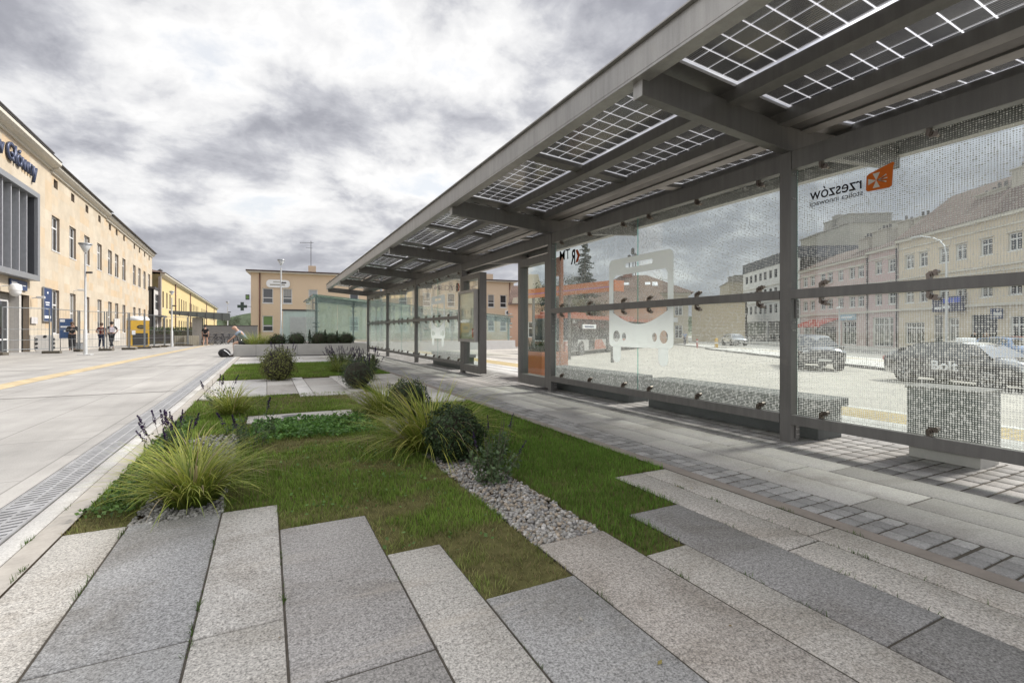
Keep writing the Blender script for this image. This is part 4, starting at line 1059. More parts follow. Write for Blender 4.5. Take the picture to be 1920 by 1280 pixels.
# --- yellow building beyond the station
cream_y = M('yellow render', (.58, .47, .25), .85, var=.06, scale=.6, spec=.2)
tile = brick_mat('red roof tiles', (.125, .084, .066), (.150, .100, .078), (.07, .048, .04), .3, .35, .03, .8, 'xy', .5, .2, .1, bmp=.8)
brickm = brick_mat('red brick', (.30, .10, .065), (.25, .085, .055), (.32, .28, .24), .25, .08, .012, .85, 'xz', .5, .2, .1)
yb = thing('yellow_building', 'very long two storey yellow building with red tiled roof', 'building', (-13.3, 82.9, 0), rad(91.45))
wt = [2.3, 5.9, 9.1] + [20 + 3.4 * k for k in range(30) if k not in (4, 11, 12, 20)]
ops = sum([[(t_ - .65, t_ + .65, 1.0, 2.85), (t_ - .65, t_ + .65, 4.4, 6.75)] for t_ in wt], [])
W, R = wall_grid(0, 126, -1.5, 9.0, ops, .3); W.box(-.05, -.002, 0, 12, -1.5, 9.0); W.box(0, 126, 11.8, 12, -1.5, 9); W.build('wall', cream_y, yb, more=(R, reveal_m))
for a, c, d, e in ops: window(yb, a, c, d, e, .22, cross=.62, sill=.2)
b = MB(); b.prism([(-.55, 8.95), (-.55, 9.2), (0, 9.25), (0, 8.7)], -.3, 126.3, 'x'); b.build('cornice', trim_m, yb)
b = MB(); b.add([(-.6, -.65, 9.21), (126.6, -.65, 9.21), (126.6, 12.6, 9.21), (-.6, 12.6, 9.21), (5, 6, 11.0), (121, 6, 11.0)], [(0, 1, 5, 4), (1, 2, 5), (2, 3, 4, 5), (3, 0, 4), (3, 2, 1, 0)]); rf = b.build('roof', tile, yb)
MB().box(27, 33.5, 3.6, 4.8, 9.5, 12.0).build('chimney', brickm, rf); b = MB(); b.lathe([(.22, 12.0), (.22, 12.5), (.5, 12.6), (.05, 12.95)], 12, None, 31, 4.2); b.build('chimney_cowl', cap_m, rf)
for x in (18, 52, 96): MB().box(x, x + 1.4, 3.5, 4.5, 9.6, 11.3).build('chimney', brickm, rf)
b = MB()
for x in (14.5, 37, 78, 110): b.tube((x, -.12, -1), (x, -.12, 9.0), .09, n=8)
b.split('drainpipe', M('brown pipe', (.13, .055, .04), .5), yb)
# low link between the two
lb = thing('link_building', 'narrow grey link building between station and yellow building', 'building', (-13.35, 79.1, 0), rad(91.45))
W, R = wall_grid(-.4, 3.7, -1.5, 6.6, [(.5, 3.1, 3.9, 6.0), (.6, 2.0, -1, 2.6)], .2)
W.build('wall', M('pale grey render', (.50, .48, .46), .8), lb, more=(R, reveal_m))
MB().box(-.4, 3.7, .25, 6, -1.5, 6.5).build('core', M('dark interior', (.06, .055, .05), .9), lb)
window(lb, .5, 3.1, 3.9, 6.0, .12); window(lb, .6, 2.0, -.9, 2.6, .12, bars=0, cross=.4, name='door')
MB().box(-.4, 3.75, -.9, -.003, 2.9, 3.15).build('canopy', cap_m, lb); MB().box(2.9, 3.65, -.3, -.004, -1.5, 8.6).build('pilaster', M('mauve grey render', (.24, .215, .21), .8), lb)
MB().box(-.45, 3.75, -.1, 6, 6.602, 6.9).build('roof', cap_m, lb)

# --- medical building behind the planter
peach = M('peach render', (.60, .475, .345), .85, var=.05, scale=.5, spec=.2)
mb = thing('medical_building', 'two storey peach rendered clinic with dark roof edge and big letters', 'building', (-1.7, 65.8, 0), rad(-5))
ops = []
for x0, x1 in ((1.23, 2.4), (3.44, 4.5), (6.35, 7.4), (11.2, 12.3), (14.2, 15.3), (17.4, 18.5), (20.6, 21.7), (24.0, 25.1), (27.2, 28.2), (29.9, 30.9), (31.75, 32.75)):
    ops += [(x0, x1, 4.4, 6.22), (x0, x1, 1.0, 2.9)]
W, R = wall_grid(0, 33.85, -1.5, 8.05, ops, .22)
W.add([(0, 0, -1.5), (0, 0, 8.05), (0, 11, 8.05), (0, 11, -1.5)], [(0, 1, 2, 3)]); W.add([(33.85, 0, -1.5), (33.85, 11, -1.5), (33.85, 11, 8.05), (33.85, 0, 8.05)], [(0, 1, 2, 3)]); W.box(.01, 33.84, 10.8, 11, -1.5, 8.04)
W.build('wall', peach, mb, more=(R, peach))
blind = M('grey blind', (.34, .36, .37), .6); greenb = M('green blind', (.13, .22, .075), .6, var=.06)
MB().box(.3, 33.5, .4, 10.7, -1.4, 7.9).build('core', M('dark interior', (.06, .055, .05), .9), mb)
for k, (a, c, d, e) in enumerate(ops):
    w_ = window(mb, a, c, d, e, .14, bars=0, cross=.36, sill=.12)
    if k == 1: MB().box(.1, c - a - .1, -.022, -.004, .8, e - d - .1).build('blind', greenb, w_)
    if k == 4: MB().box(.1, c - a - .1, -.022, -.004, .85, e - d - .1).build('blind', blind, w_)
b = MB(); b.box(-.45, 34.3, -.5, 11.3, 8.052, 8.17); b.build('eaves', trim_m, mb)
b = MB(); b.add([(-.5, -.55, 8.172), (34.35, -.55, 8.172), (34.35, 11.4, 8.172), (-.5, 11.4, 8.172), (-.5, -.55, 8.34), (34.35, -.55, 8.34), (34.35, 11.4, 8.34), (-.5, 11.4, 8.34), (3, 5.4, 8.9), (31, 5.4, 8.9)], [(0, 1, 5, 4), (1, 2, 6, 5), (2, 3, 7, 6), (3, 0, 4, 7), (4, 5, 9, 8), (5, 6, 9), (6, 7, 8, 9), (7, 4, 8)]); rf = b.build('roof', M('dark brown roofing', (.065, .04, .032), .7), mb)
for x in (6.3, 30.2): MB().box(x, x + .9, 1.2, 2.0, 8.3, 9.3).build('chimney', peach, rf)
b = MB()
for x in (.95, 33.2): b.tube((x, -.08, -1.4), (x, -.08, 8.0), .075, n=8)
b.split('drainpipe', M('brown pipe', (.13, .055, .04), .5), mb)
b = MB(); b.tube((12.4, 3, 8.5), (12.4, 3, 9.5), .16, n=8); b.lathe([(.45, 9.5), (.3, 9.75), (.001, 9.9)], 12, None, 12.4, 3); b.build('roof_vent', cap_m, rf)
dkl = M('dark letters', (.05, .035, .06), .5)
text_part(mb, 'P', dkl, 8.78, 6.68, -.06, h=.68, ext=.05, bold=.02)
text_part(mb, 'M MEDYCZNE', M('brown letters', (.20, .13, .12), .5), 21.0, 6.62, -.06, h=.72, w=6.9, ext=.05, bold=.012)
t = thing('wall_sign', 'white oval sign on the clinic wall above the windows', 'sign', (-1.7 + .996 * 2.95, 65.8 - .087 * 2.95, 6.3), rad(-5))
me = shape_mesh(rrect(-1.3, 1.3, 0, .95, .42), (), .08); o = link('board', setm(me, white_p), t, (0, -.1, 0)); o.rotation_euler = (rad(90), 0, 0)
b = MB(); b.box(-.55, .5, -.146, -.142, .62, .74).box(-.9, .75, -.146, -.142, .26, .42); b.build('print', M('grey print', (.33, .32, .28), .7), t)
t = thing('pharmacy_cross', 'dark green cross sign on a bracket at the clinic corner', 'sign', (-2.15, 65.55, 3.5), rad(-5))
b = MB(); b.box(-.95, .05, -.08, .08, .28, .62).box(-.62, -.28, -.078, .078, -.05, .278).box(-.62, -.28, -.078, .078, .622, .95); b.build('cross', M('dark green cross', (.035, .06, .05), .5), t); MB().box(.04, .5, -.03, .03, .42, .48).build('bracket', cap_m, t)
t = thing('box_sign', 'small dark box sign above the pharmacy cross', 'sign', (-2.0, 65.6, 4.75), rad(-5)); MB().box(-.25, .15, -.15, .15, 0, .62).build('box', panel_dark, t, .02); MB().box(-.2, .1, -.156, -.152, .1, .5).build('face', greenb, t)
t = thing('air_conditioner', 'air conditioner unit on the clinic wall under the right windows', 'air conditioner', (-1.7 + .996 * 32.9, 65.8 - .087 * 32.9, 3.3), rad(-5)); MB().box(-.45, .45, -.4, -.01, 0, .7).build('casing', white_f, t, .02); MB().tube((-.08, -.401, .35), (-.08, -.41, .35), .27, n=18).build('fan_grille', panel_dark, t)
t = thing('roof_aerial', 'television aerial on the clinic roof chimney', 'aerial', (-1.7 + .996 * 6.75, 65.8 - .087 * 6.75 + 1.6, 9.3), 0)
b = MB(); b.tube((0, 0, 0), (0, 0, 3.2), .035, n=6); b.build('mast', cap_m, t)
b = MB(); b.tube((-1.3, 0, 2.9), (.3, 0, 3.0), .025, n=6)
for k in range(6): b.tube((-1.2 + .26 * k, -.3, 2.9 + .015 * k), (-1.2 + .26 * k, .3, 2.9 + .015 * k), .014, n=5)
b.tube((-.6, 0, 2.3), (.2, 0, 2.3), .02, n=5); b.build('antenna', cap_m, t)

# --- glass stair house and the small glazed kiosk
gg = glass_mat('green tinted glass', (.88, .95, .92), 1.0, .17, (.74, .81, .775)); gm_ = M('grey green steel', (.20, .235, .225), .45, .4)  # pale diffuse layer painted over the panes stands in for mirrored sky
gs = thing('glass_stair_house', 'green glass stair enclosure with sloping roof on a white base', 'glass enclosure', (2.2, 26.3, 0), 0)
MB().box(.25, 11, -.6, -.3, 0, .52).box(.0, 11, -.14, .14, 0, .5).box(-.14, .0, -.139, 6.8, 0, .5).build('base', M('white render', (.66, .65, .63), .8, var=.06), gs)
def hz(x): return 2.86 - .088 * x
for k in range(6):
    x0, x1 = .05 + k * 1.82, .05 + k * 1.82 + 1.78
    b = MB(); b.prism([(x0, .55), (x1, .55), (x1, hz(x1) - .02), (x0, hz(x0) - .02)], -.01, .01, 'y'); b.build('glass_pane', gg, gs)
for k in range(4):
    b = MB(); b.box(-.01, .01, .05 + k * 1.68, 1.70 + k * 1.68, .55, 2.84); b.build('glass_pane', gg, gs)
for k in range(6):
    b = MB(); b.prism([(.05 + k * 1.82, .55), (.05 + k * 1.82 + 1.78, .55), (.05 + k * 1.82 + 1.78, hz(1.8 * k + 1.8) - .02), (.05 + k * 1.82, hz(1.8 * k) - .02)], 6.6, 6.62, 'y'); b.build('glass_pane', gg, gs)
b = MB()
for k in range(7):
    x = .02 + k * 1.82; b.box(x - .04, x + .04, .1, .24, .5, hz(x) - .06)
    for z in (.7, 1.3, 1.5, 2.1, hz(x) - .35):
        b.tube((x - .16, .02, z), (x + .16, .02, z), .025, n=6)
for k in range(4): b.box(.1, .24, 1.6 + k * 1.68, 1.7 + k * 1.68, .5, 2.8)
b.split('glazing_post', gm_, gs)
b = MB(); b.add([(-.15, -.15, hz(0)), (11.1, -.15, hz(11)), (11.1, 6.9, hz(11)), (-.15, 6.9, hz(0)), (-.15, -.15, hz(0) + .07), (11.1, -.15, hz(11) + .07), (11.1, 6.9, hz(11) + .07), (-.15, 6.9, hz(0) + .07)], [(3, 2, 1, 0), (4, 5, 6, 7), (0, 1, 5, 4), (1, 2, 6, 5), (2, 3, 7, 6), (3, 0, 4, 7)]); b.build('glass_roof', glass_mat('smoked green glass', (.62, .72, .69), 1.0, .15, (.34, .41, .40)), gs)
b = MB(); b.prism([(.1, hz(0) - .32), (11, hz(11) - .32), (11, hz(11) - .04), (.1, hz(0) - .04)], .03, .06, 'y'); b.build('frieze', glass_mat('dark frieze', (.28, .36, .35), .8, .5, (.16, .20, .195)), gs)
gk = thing('glazed_kiosk', 'pale green glazed kiosk with white roller shutter behind the planter', 'kiosk', (.95, 35.2, 0), rad(-5))
MB().box(0, 1.95, 0, 2.4, 0, 2.4).build('glass_body', M('pale green glass wall', (.46, .55, .50), .15, spec=.6, var=.1), gk, .01)
MB().box(-.06, 2.0, -.06, 2.5, 2.402, 2.5).build('roof', cap_m, gk)
b = MB()
for k in range(14): b.box(.42, 1.55, -.035, -.006, .55 + k * .105, .645 + k * .105)
b.build('roller_shutter', M('white shutter', (.50, .52, .50), .5), gk)

# --- tenements across the far street
def tenement(name, label, x0, x1, eave, wallm, tops, shops, roofh, chims, seed, depth=10, ztop=(7.15, 8.5), zmid=(3.8, 5.05)):
    ox, oy = 67.62 - .53 * x0, 43.10 - .848 * x0
    t = thing(name, label, 'building', (ox, oy, 0), rad(238), 'row of old town houses across the street')
    W_ = x1 - x0; ops = []
    for x in tops: ops += [(x - x0 - .55, x - x0 + .55, *ztop), (x - x0 - .55, x - x0 + .55, *zmid)]
    n = len(ops); ops += [(a - x0, c - x0, d, e) for a, c, d, e in shops]
    W, R = wall_grid(0, W_, -1.5, eave, ops, .25); W.box(-.01, 0, .02, depth, -1.5, eave).box(W_, W_ + .01, .02, depth, -1.5, eave)
    W.build('wall', wallm, t, more=(R, trim_m))
    MB().box(.02, W_ - .02, .4, depth - .1, -1.5, eave - .1).build('core', M('dark interior', (.06, .055, .05), .9), t)
    for k, o in enumerate(ops):
        if k < n: window(t, *o, .16, cross=.66, sill=.12)
        else: window(t, *o, .18, panel_dark if k % 2 else white_f, pane_m, bars=1 if o[1] - o[0] < 2.5 else 3, cross=.75, name='shop_window')
    b = MB()
    for z, d, h in ((eave - .28, .38, .28), (eave - 1.0, .10, .12), (6.15, .12, .14), (5.75, .07, .1), (3.05, .20, .22)): b.box(0, W_, -d, -.002, z, z + h)
    for o in ops[:n]: b.box(o[0] - .12, o[1] + .12, -.09, -.002, o[3] + .06, o[3] + .16)
    b.split('cornice', trim_m, t)
    b = MB(); b.add([(-.0, -.5, eave + .0), (W_, -.5, eave), (W_, depth / 2, eave + roofh), (0, depth / 2, eave + roofh), (W_, depth, eave), (0, depth, eave)], [(0, 1, 2, 3), (3, 2, 4, 5), (0, 3, 5), (1, 4, 2)]); rf = b.build('roof', tile, t)
    g = random.Random(seed); cm_ = M('chimney render', (.36, .33, .28), .9, var=.2)
    for a, c, z1 in chims:
        ch = MB().box(a - x0, c - x0, depth * .28, depth * .42, eave + .6, z1).box(a - x0 - .1, c - x0 + .1, depth * .28 - .1, depth * .42 + .1, z1 + .002, z1 + .12).build('chimney', cm_, rf)
        b = MB(); x = a - x0 + .25
        while x < c - x0 - .2:
            b.tube((x, depth * .35, z1 + .1), (x, depth * .35, z1 + .45 + g.random() * .35), .12, n=8); x += g.uniform(.42, .8)
        b.build('chimney_pots', cap_m, ch)
    b = MB()
    for x in (W_ - .15,): b.tube((x, -.1, -1), (x, -.1, eave - .3), .08, n=8)
    b.build('drainpipe', cap_m, t); return t
pink = M('pink render', (.52, .40, .375), .85, var=.08, scale=.5); pale_o = M('pale ochre render', (.56, .48, .37), .85, var=.08, scale=.5); beige = M('beige render', (.50, .45, .36), .85, var=.1, scale=.5)
tenement('town_house', 'pale pink town house with a red awning at street level', .1, 15.2, 9.45, pink, [1.5, 3.4, 5.95, 7.6, 9.9, 12.2, 13.8], [(1.0, 3.2, -.6, 2.2), (4, 8.9, -.6, 1.6), (10.2, 13.0, -.6, 2.2)], 2.4, [(11.2, 13.8, 12.6), (8.6, 10.4, 12.2)], 1)
tenement('town_house', 'narrow pink town house with dark shopfront between pale pink and cream ones', 15.25, 19.9, 9.75, M('rose render', (.50, .375, .365), .85, var=.08, scale=.5), [16.9, 18.9], [(15.9, 19.2, -.6, 2.5)], 2.2, [(15.6, 17.2, 12.8), (18.0, 19.3, 12.7)], 2)
tenement('town_house', 'large cream town house with tiled roof and rows of chimney pots', 19.95, 46, 10.15, pale_o, [21.45, 23.25, 25.7, 27.55, 30.0, 32.45, 34.9, 37.3, 39.8, 42.2, 44.6], [(20.9, 23.4, -.2, 1.9), (24.6, 25.6, -.6, 2.5), (26.2, 27.3, -.4, 2.2), (28.6, 31.0, -.6, 2.4), (32.0, 33.2, -.4, 2.2), (35, 37.5, -.5, 2.2), (39, 41, -.5, 2.2)], 4.4, [(20.6, 22.6, 12.6), (25.5, 28.4, 13.0), (28.9, 33.6, 14.2), (38, 41, 14)], 3)
def row_pt(x, y, z): a = rad(238); return (67.62 + math.cos(a) * x - math.sin(a) * y, 43.10 + math.sin(a) * x + math.cos(a) * y, z)
def on_row(name, label, cat, x, y, z): return thing(name, label, cat, row_pt(x, y, z), rad(238))
t = on_row('awning', 'red cafe awning in front of the pale pink town house', 'awning', 6.2, 0, 0)
MB().prism([(0, 2.6), (-2.2, 1.75), (-2.2, 1.5), (-2.12, 1.5), (-2.12, 1.72), (0, 2.5)], -3.2, 3.2, 'x').build('canopy', M('red awning', (.42, .07, .045), .7), t)
b = MB()
for x in (-3.1, 0, 3.1): b.tube((x, -2.1, -.62), (x, -2.1, 1.6), .03, n=6)
b.split('pole', cap_m, t)
t = on_row('shop_sign', 'blue and dark shop sign over the entrance of the cream town house', 'sign', 26.6, 0, 2.75)
MB().box(-1.6, 1.6, -.5, -.15, 0, 1.3).build('box', M('dark blue sign', (.03, .035, .07), .4), t, .02); MB().box(-.3, 1.5, -.506, -.502, .75, 1.2).build('band', M('blue sign', (.05, .09, .42), .4), t)
b = MB(); b.box(-1.3, -.5, -.51, -.506, .25, .45).box(-.4, .4, -.51, -.506, .3, .5); b.build('print', white_p, t)
t = on_row('shop_sign', 'pale blue shop sign above the door of the pale pink town house', 'sign', 11.6, 0, 2.3); MB().box(-1.5, 1.5, -.2, -.03, 0, .7).build('board', M('pale blue sign', (.30, .42, .50), .5), t, .02); MB().box(-1.2, .9, -.206, -.202, .25, .45).build('print', white_p, t)
t = on_row('projecting_sign', 'small dark sign box sticking out beside the cream shop entrance', 'sign', 31.5, 0, 2.0); MB().box(-.08, .08, -.9, -.1, 0, .8).build('box', navy, t, .02); MB().box(-.084, .084, -.8, -.2, .25, .5).build('print', white_p, t)
# white modern block further along the row
wb = on_row('office_block', 'white modern office block with dark top storey and ribbon windows', 'building', -21.0, 0, 0)
ops = []
for k in range(10):
    x = 1.2 + k * 1.95
    ops += [(x, x + 1.0, 9.5, 10.8), (x, x + 1.0, 6.6, 7.9), (x, x + 1.0, 3.9, 5.3)]
ops += [(.6, 9.8, -.7, 2.6), (10.6, 20.4, -.7, 2.6)]
W, R = wall_grid(0, 21, -1.5, 11.5, ops, .25); W.box(-.01, 0, .02, 12, -1.5, 11.5); W.build('wall', M('white render', (.66, .65, .63), .8, var=.06), wb, more=(R, panel_lt))
MB().box(.02, 21, .4, 12, -1.5, 11.4).build('core', M('dark interior', (.06, .055, .05), .9), wb)
for k, o in enumerate(ops): window(wb, *o, .15, panel_dark, pane_m, bars=(8 if k >= 30 else 1), cross=0, name='window' if k < 30 else 'shop_window')
MB().box(-.1, 21, -.1, 12, 11.502, 13.1).build('top_storey', panel_dark, wb); b = MB(); b.box(0, 21, -.12, -.002, 8.3, 8.42).box(0, 21, -.12, -.002, 5.7, 5.82); b.split('band', trim_m, wb)
# blocks rising behind the row
def block(name, label, px, d, w_, z1, m, dep=12, steps=(), rz=238, wins=True):
    a = math.atan2(px - 960, 910) + rad(26.8); r = d / math.cos(a - rad(26.8))
    t = thing(name, label, 'building', (r * math.sin(a), r * math.cos(a), 0), rad(rz)); h = w_ / 2
    ops = []
    if wins:
        for k in range(int(w_ / 3)):
            for z in np.arange(1.5, z1 - 2.5, 3.1): ops.append((-h + 1 + k * 3, -h + 2.1 + k * 3, float(z), float(z) + 1.5))
    W, R = wall_grid(-h, h, -2, z1, ops, .2); W.box(-h - .01, -h, 0, dep, -2, z1).box(h, h + .01, 0, dep, -2, z1); W.build('wall', m, t, more=(R, reveal_m))
    MB().box(-h + .02, h - .02, .3, dep - .05, -2, z1 - .03).build('core', M('dark interior', (.06, .055, .05), .9), t)
    for o in ops: window(t, *o, .14, bars=1, cross=0)
    b = MB(); b.box(-h - .15, h + .15, -.15, dep, z1 + .002, z1 + .25)
    for a_, c_, z_ in steps: b.box(-h + a_, -h + c_, 1.5, dep - 2, z1 + .252, z_); b.box(-h + a_ - .1, -h + c_ + .1, 1.4, dep - 1.9, z_ + .002, z_ + .15)
    b.build('roof', M('grey roof', (.24, .225, .20), .85, var=.15), t); return t
oldg = M('weathered grey render', (.34, .32, .275), .9, var=.2, scale=.4)
block('apartment_block', 'tall grey blind wall block behind the pale pink town house', 1543, 82, 15, 17.6, oldg, 10, [(5, 12, 19.6), (7.5, 9, 20.1)], wins=False)
block('apartment_block', 'old grey block with roof masts left of the white offices', 1358, 112, 13, 11.6, M('old ochre grey render', (.36, .32, .25), .9, var=.22, scale=.4), 10, [(2, 4, 13.6), (8, 11, 13.2)], 228)
block('apartment_block', 'small yellowish block left of the white offices, in front of the old grey one', 1428, 96, 9, 7.6, cream_y, 8, [], 238)
block('apartment_block', 'small cream house right of the red roofed villa', 1303, 84, 7.5, 5.6, M('cream render', (.58, .49, .35), .85), 8, [], 215)
t = thing('radio_mast', 'cluster of aerials on the old grey block', 'aerial', (63.5, 73.6, 13.6), 0)
b = MB()
for dx, h in ((0, 3.6), (.7, 2.6), (-.9, 2.2)): b.tube((dx, 0, -2), (dx, 0, h), .09, n=6); b.box(dx - .3, dx + .3, -.1, .1, h - 1.3, h - .2)
b.build('mast', cap_m, t)
# villa with red hipped roof
vx, vy = 44.9, 50.7
v = thing('villa', 'two storey villa with broad red hipped roof and skylights', 'building', (vx, vy, -.5), rad(-41))
ops = []
for x in (-5.0, -2.9, -.8, 1.3, 3.4, 5.0): ops += [(x - .5, x + .5, 3.6, 5.3), (x - .5, x + .5, .6, 2.3)]
W, R = wall_grid(-6.2, 6.2, -1.5, 6.6, ops, .2); W.box(-6.21, -6.2, 0, 10, -1.5, 6.6).box(6.2, 6.21, 0, 10, -1.5, 6.6); W.build('wall', beige, v, more=(R, trim_m)); MB().box(-6.1, 6.1, .3, 9.9, -1.5, 6.5).build('core', M('dark interior', (.06, .055, .05), .9), v)
for o in ops: window(v, *o, .13, bars=1, cross=.65)
b = MB(); b.box(-6.5, 6.5, -.3, 10.2, 6.3, 6.6); b.build('cornice', trim_m, v)
b = MB(); b.add([(-6.9, -.7, 6.602), (6.9, -.7, 6.602), (6.9, 10.7, 6.602), (-6.9, 10.7, 6.602), (-2.6, 5, 9.6), (1.0, 5, 9.6)], [(0, 1, 5, 4), (1, 2, 5), (2, 3, 4, 5), (3, 0, 4), (3, 2, 1, 0)]); rf = b.build('roof', tile, v)
def on_roof(x, s): return (x, -.7 + 5.7 * s, 6.602 + 3.0 * s)
for x in (-2.7, -1.75, 1.1, 2.05):
    b = MB(); p, q = on_roof(x, .36), on_roof(x, .56); b.add([(p[0] - .36, p[1], p[2] + .07), (p[0] + .36, p[1], p[2] + .07), (q[0] + .36, q[1], q[2] + .07), (q[0] - .36, q[1], q[2] + .07), (p[0] - .36, p[1], p[2] - .05), (p[0] + .36, p[1], p[2] - .05), (q[0] + .36, q[1], q[2] - .05), (q[0] - .36, q[1], q[2] - .05)], [(0, 1, 2, 3), (0, 4, 5, 1), (1, 5, 6, 2), (2, 6, 7, 3), (3, 7, 4, 0)]); b.build('skylight', M('skylight glass', (.62, .64, .66), .12, spec=.8), rf)
MB().box(-2.3, -1.0, 4.4, 5.4, 8.5, 10.3).build('chimney', brickm, rf)
t = thing('wall_sign', 'long white shop sign with navy band low on the villa front', 'sign', (vx + 2.6 * math.cos(rad(-41)), vy + 2.6 * math.sin(rad(-41)), 2.2), rad(-41)); MB().box(-2.3, 2.3, -.2, -.02, 0, .6).build('board', white_p, t); MB().box(-1.9, 1.6, -.206, -.202, .18, .42).build('print', navy, t)
# house with gable left of it
hg = thing('gabled_house', 'low house with stepped gable and chimney behind the orange canopy', 'building', (30.2, 47.5, -.5), rad(-32))
ops = [(x, x + 1.1, .8, 2.6) for x in (-4.2, -2.2, 1.2, 3.2, 6.4, 8.6)]
W, R = wall_grid(-6, 12, -1.5, 4.6, ops, .2)
W.build('wall', M('salmon render', (.56, .37, .27), .85, var=.08), hg, more=(R, trim_m)); MB().box(-5.9, 11.9, .3, 9, -1.5, 4.5).build('core', M('dark interior', (.06, .055, .05), .9), hg)
for o in ops: window(hg, *o, .13, bars=1, cross=.6)
b = MB(); b.add([(-6, -.4, 4.6), (12.3, -.4, 4.6), (12.3, 9, 4.6), (-6, 9, 4.6), (-6, 4.3, 7.2), (11, 4.3, 7.2)], [(0, 1, 5, 4), (1, 2, 5), (2, 3, 4, 5), (3, 0, 4)]); b.build('roof', tile, hg)
b = MB(); b.prism([(-5.6, 4.602), (-.6, 4.602), (-.9, 5.4), (-1.6, 5.5), (-2.3, 7.2), (-2.5, 8.1), (-3.6, 8.1), (-3.8, 7.2), (-4.6, 5.5), (-5.4, 5.4)], -.15, .35, 'y'); b.build('gable', beige, hg)

# ------------------------------------------------------------------ trees and hills
barkm = M('bark', (.09, .07, .05), .9, var=.3)
def spruce(loc, label, h, r0, seed):
    g = np.random.default_rng(seed); t = thing('spruce_tree', label, 'tree', loc)
    MB().tube((0, 0, 0), (0, 0, h * .97), .22, .03, 8).build('trunk', barkm, t)
    P = []; z = 1.2; Nn = []
    while z < h:
        R = r0 * (1 - z / h) ** .85 * g.uniform(.75, 1.1) + .12
        for a in g.uniform(0, 6.28, int(5 + 5 * (1 - z / h))):
            L = R * g.uniform(.65, 1.12); n = int(34 * L) + 10; s = g.random(n) ** .7
            rad_ = s * L; wob = g.normal(0, .13 * L * (1.1 - s) + .05, n)
            P.append(np.stack([rad_ * np.cos(a) - wob * np.sin(a), rad_ * np.sin(a) + wob * np.cos(a), z - .35 * rad_ + .12 * rad_ ** 2 / max(L, .1) - np.abs(g.normal(0, .09, n))], 1))
        z += g.uniform(.18, .34)
    P = np.concatenate(P); n = len(P); cc = np.array([.034, .050, .030]) * g.uniform(.45, 1.7, (n, 1))
    v_, q, c = leaf_quads(P, g.uniform(.12, .30, n), cc, g, up=.3, aspect=.35); np_mesh('crown', v_, q, boxm, c, parent=t); return t
def broadleaf(loc, label, h, R, seed, n=5000, col=(.045, .075, .025), group=None, sz=.85):
    g = np.random.default_rng(seed); t = thing('broadleaf_tree', label, 'tree', loc, 0, group); th = h - R * sz * 1.6
    b = MB(); b.tube((0, 0, 0), (0, 0, th), .05 * h * .7, .03 * h * .7, 8)
    for a in g.uniform(0, 6.28, 6): b.tube((0, 0, th * .9), (R * .6 * math.cos(a), R * .6 * math.sin(a), th + R * g.uniform(.3, 1.0)), .02 * h * .7, .01, 6, False)
    b.build('trunk', barkm, t)
    k = 26; ctr = g.normal(size=(k, 3)); ctr /= np.linalg.norm(ctr, axis=1)[:, None]; ctr *= (R * g.uniform(.35, .85, (k, 1))); ctr[:, 2] *= sz; ctr[:, 2] += h - R * sz
    i = g.integers(0, k, n); d = g.normal(size=(n, 3)); d /= np.linalg.norm(d, axis=1)[:, None]; P = ctr[i] + d * (R * .36 * g.random(n) ** .4)[:, None]
    cc = np.array(col) * g.uniform(.5, 1.6, (n, 1)) * (.8 + .4 * (i % 5) / 4)[:, None]
    v_, q, c = leaf_quads(P, g.uniform(.035, .07, n) * R, cc, g, up=.4, aspect=.7, normals=d); np_mesh('crown', v_, q, boxm, c, parent=t); return t
spruce((32.3, 45.5, -.5), 'tall dark spruce beside the villa roof', 12.6, 2.7, 3)
broadleaf((57.5, 61.5, -.5), 'broad dark tree crown rising behind the villa roof', 11.0, 4.4, 4)
broadleaf((23.6, 37.5, -.5), 'leafy tree between the orange canopy and the spruce', 6.6, 2.4, 6, 4200, (.06, .075, .035))
broadleaf((28.4, 39.0, -.5), 'small leafy tree at the left edge of the villa', 5.4, 2.0, 7, 3200, (.055, .07, .03))
broadleaf((40.8, 60.5, -.5), 'grey green tree top just right of the spruce', 10.2, 2.2, 8, 2500, (.06, .07, .04))
for k, (x, y, h, R, lab) in enumerate(((-9.5, 178, 6.2, 3.4, 'far tree beyond the end of the yellow building'), (-3.2, 165, 5.2, 3, 'far tree in the middle of the gap beside the clinic'), (-12, 215, 8, 4.2, 'tallest far tree in the gap between yellow building and clinic'), (-1, 140, 5.0, 2.8, 'far tree nearest the clinic corner'))):
    broadleaf((x, y, -.5), lab, h, R, 20 + k, 2200, (.055, .07, .04), 'trees beyond the plaza')
b = MB(); V = []; F = []
for i, x in enumerate(span(-500, 600, 110)):
    h = 16 + 9 * math.sin(x * .011) + 6 * math.sin(x * .031 + 1) + random.uniform(-1.2, 1.2); V += [(x, 480, -3), (x, 520, h), (x, 640, h * 1.15)]
    if i: F += [(3 * i - 3, 3 * i, 3 * i + 1, 3 * i - 2), (3 * i - 2, 3 * i + 1, 3 * i + 2, 3 * i - 1)]
b.add(V, F); tag(b.build('hills', M('wooded hills', (.075, .095, .06), .95, var=.5, scale=.06, spec=.05, fine=.5)), kind='structure')
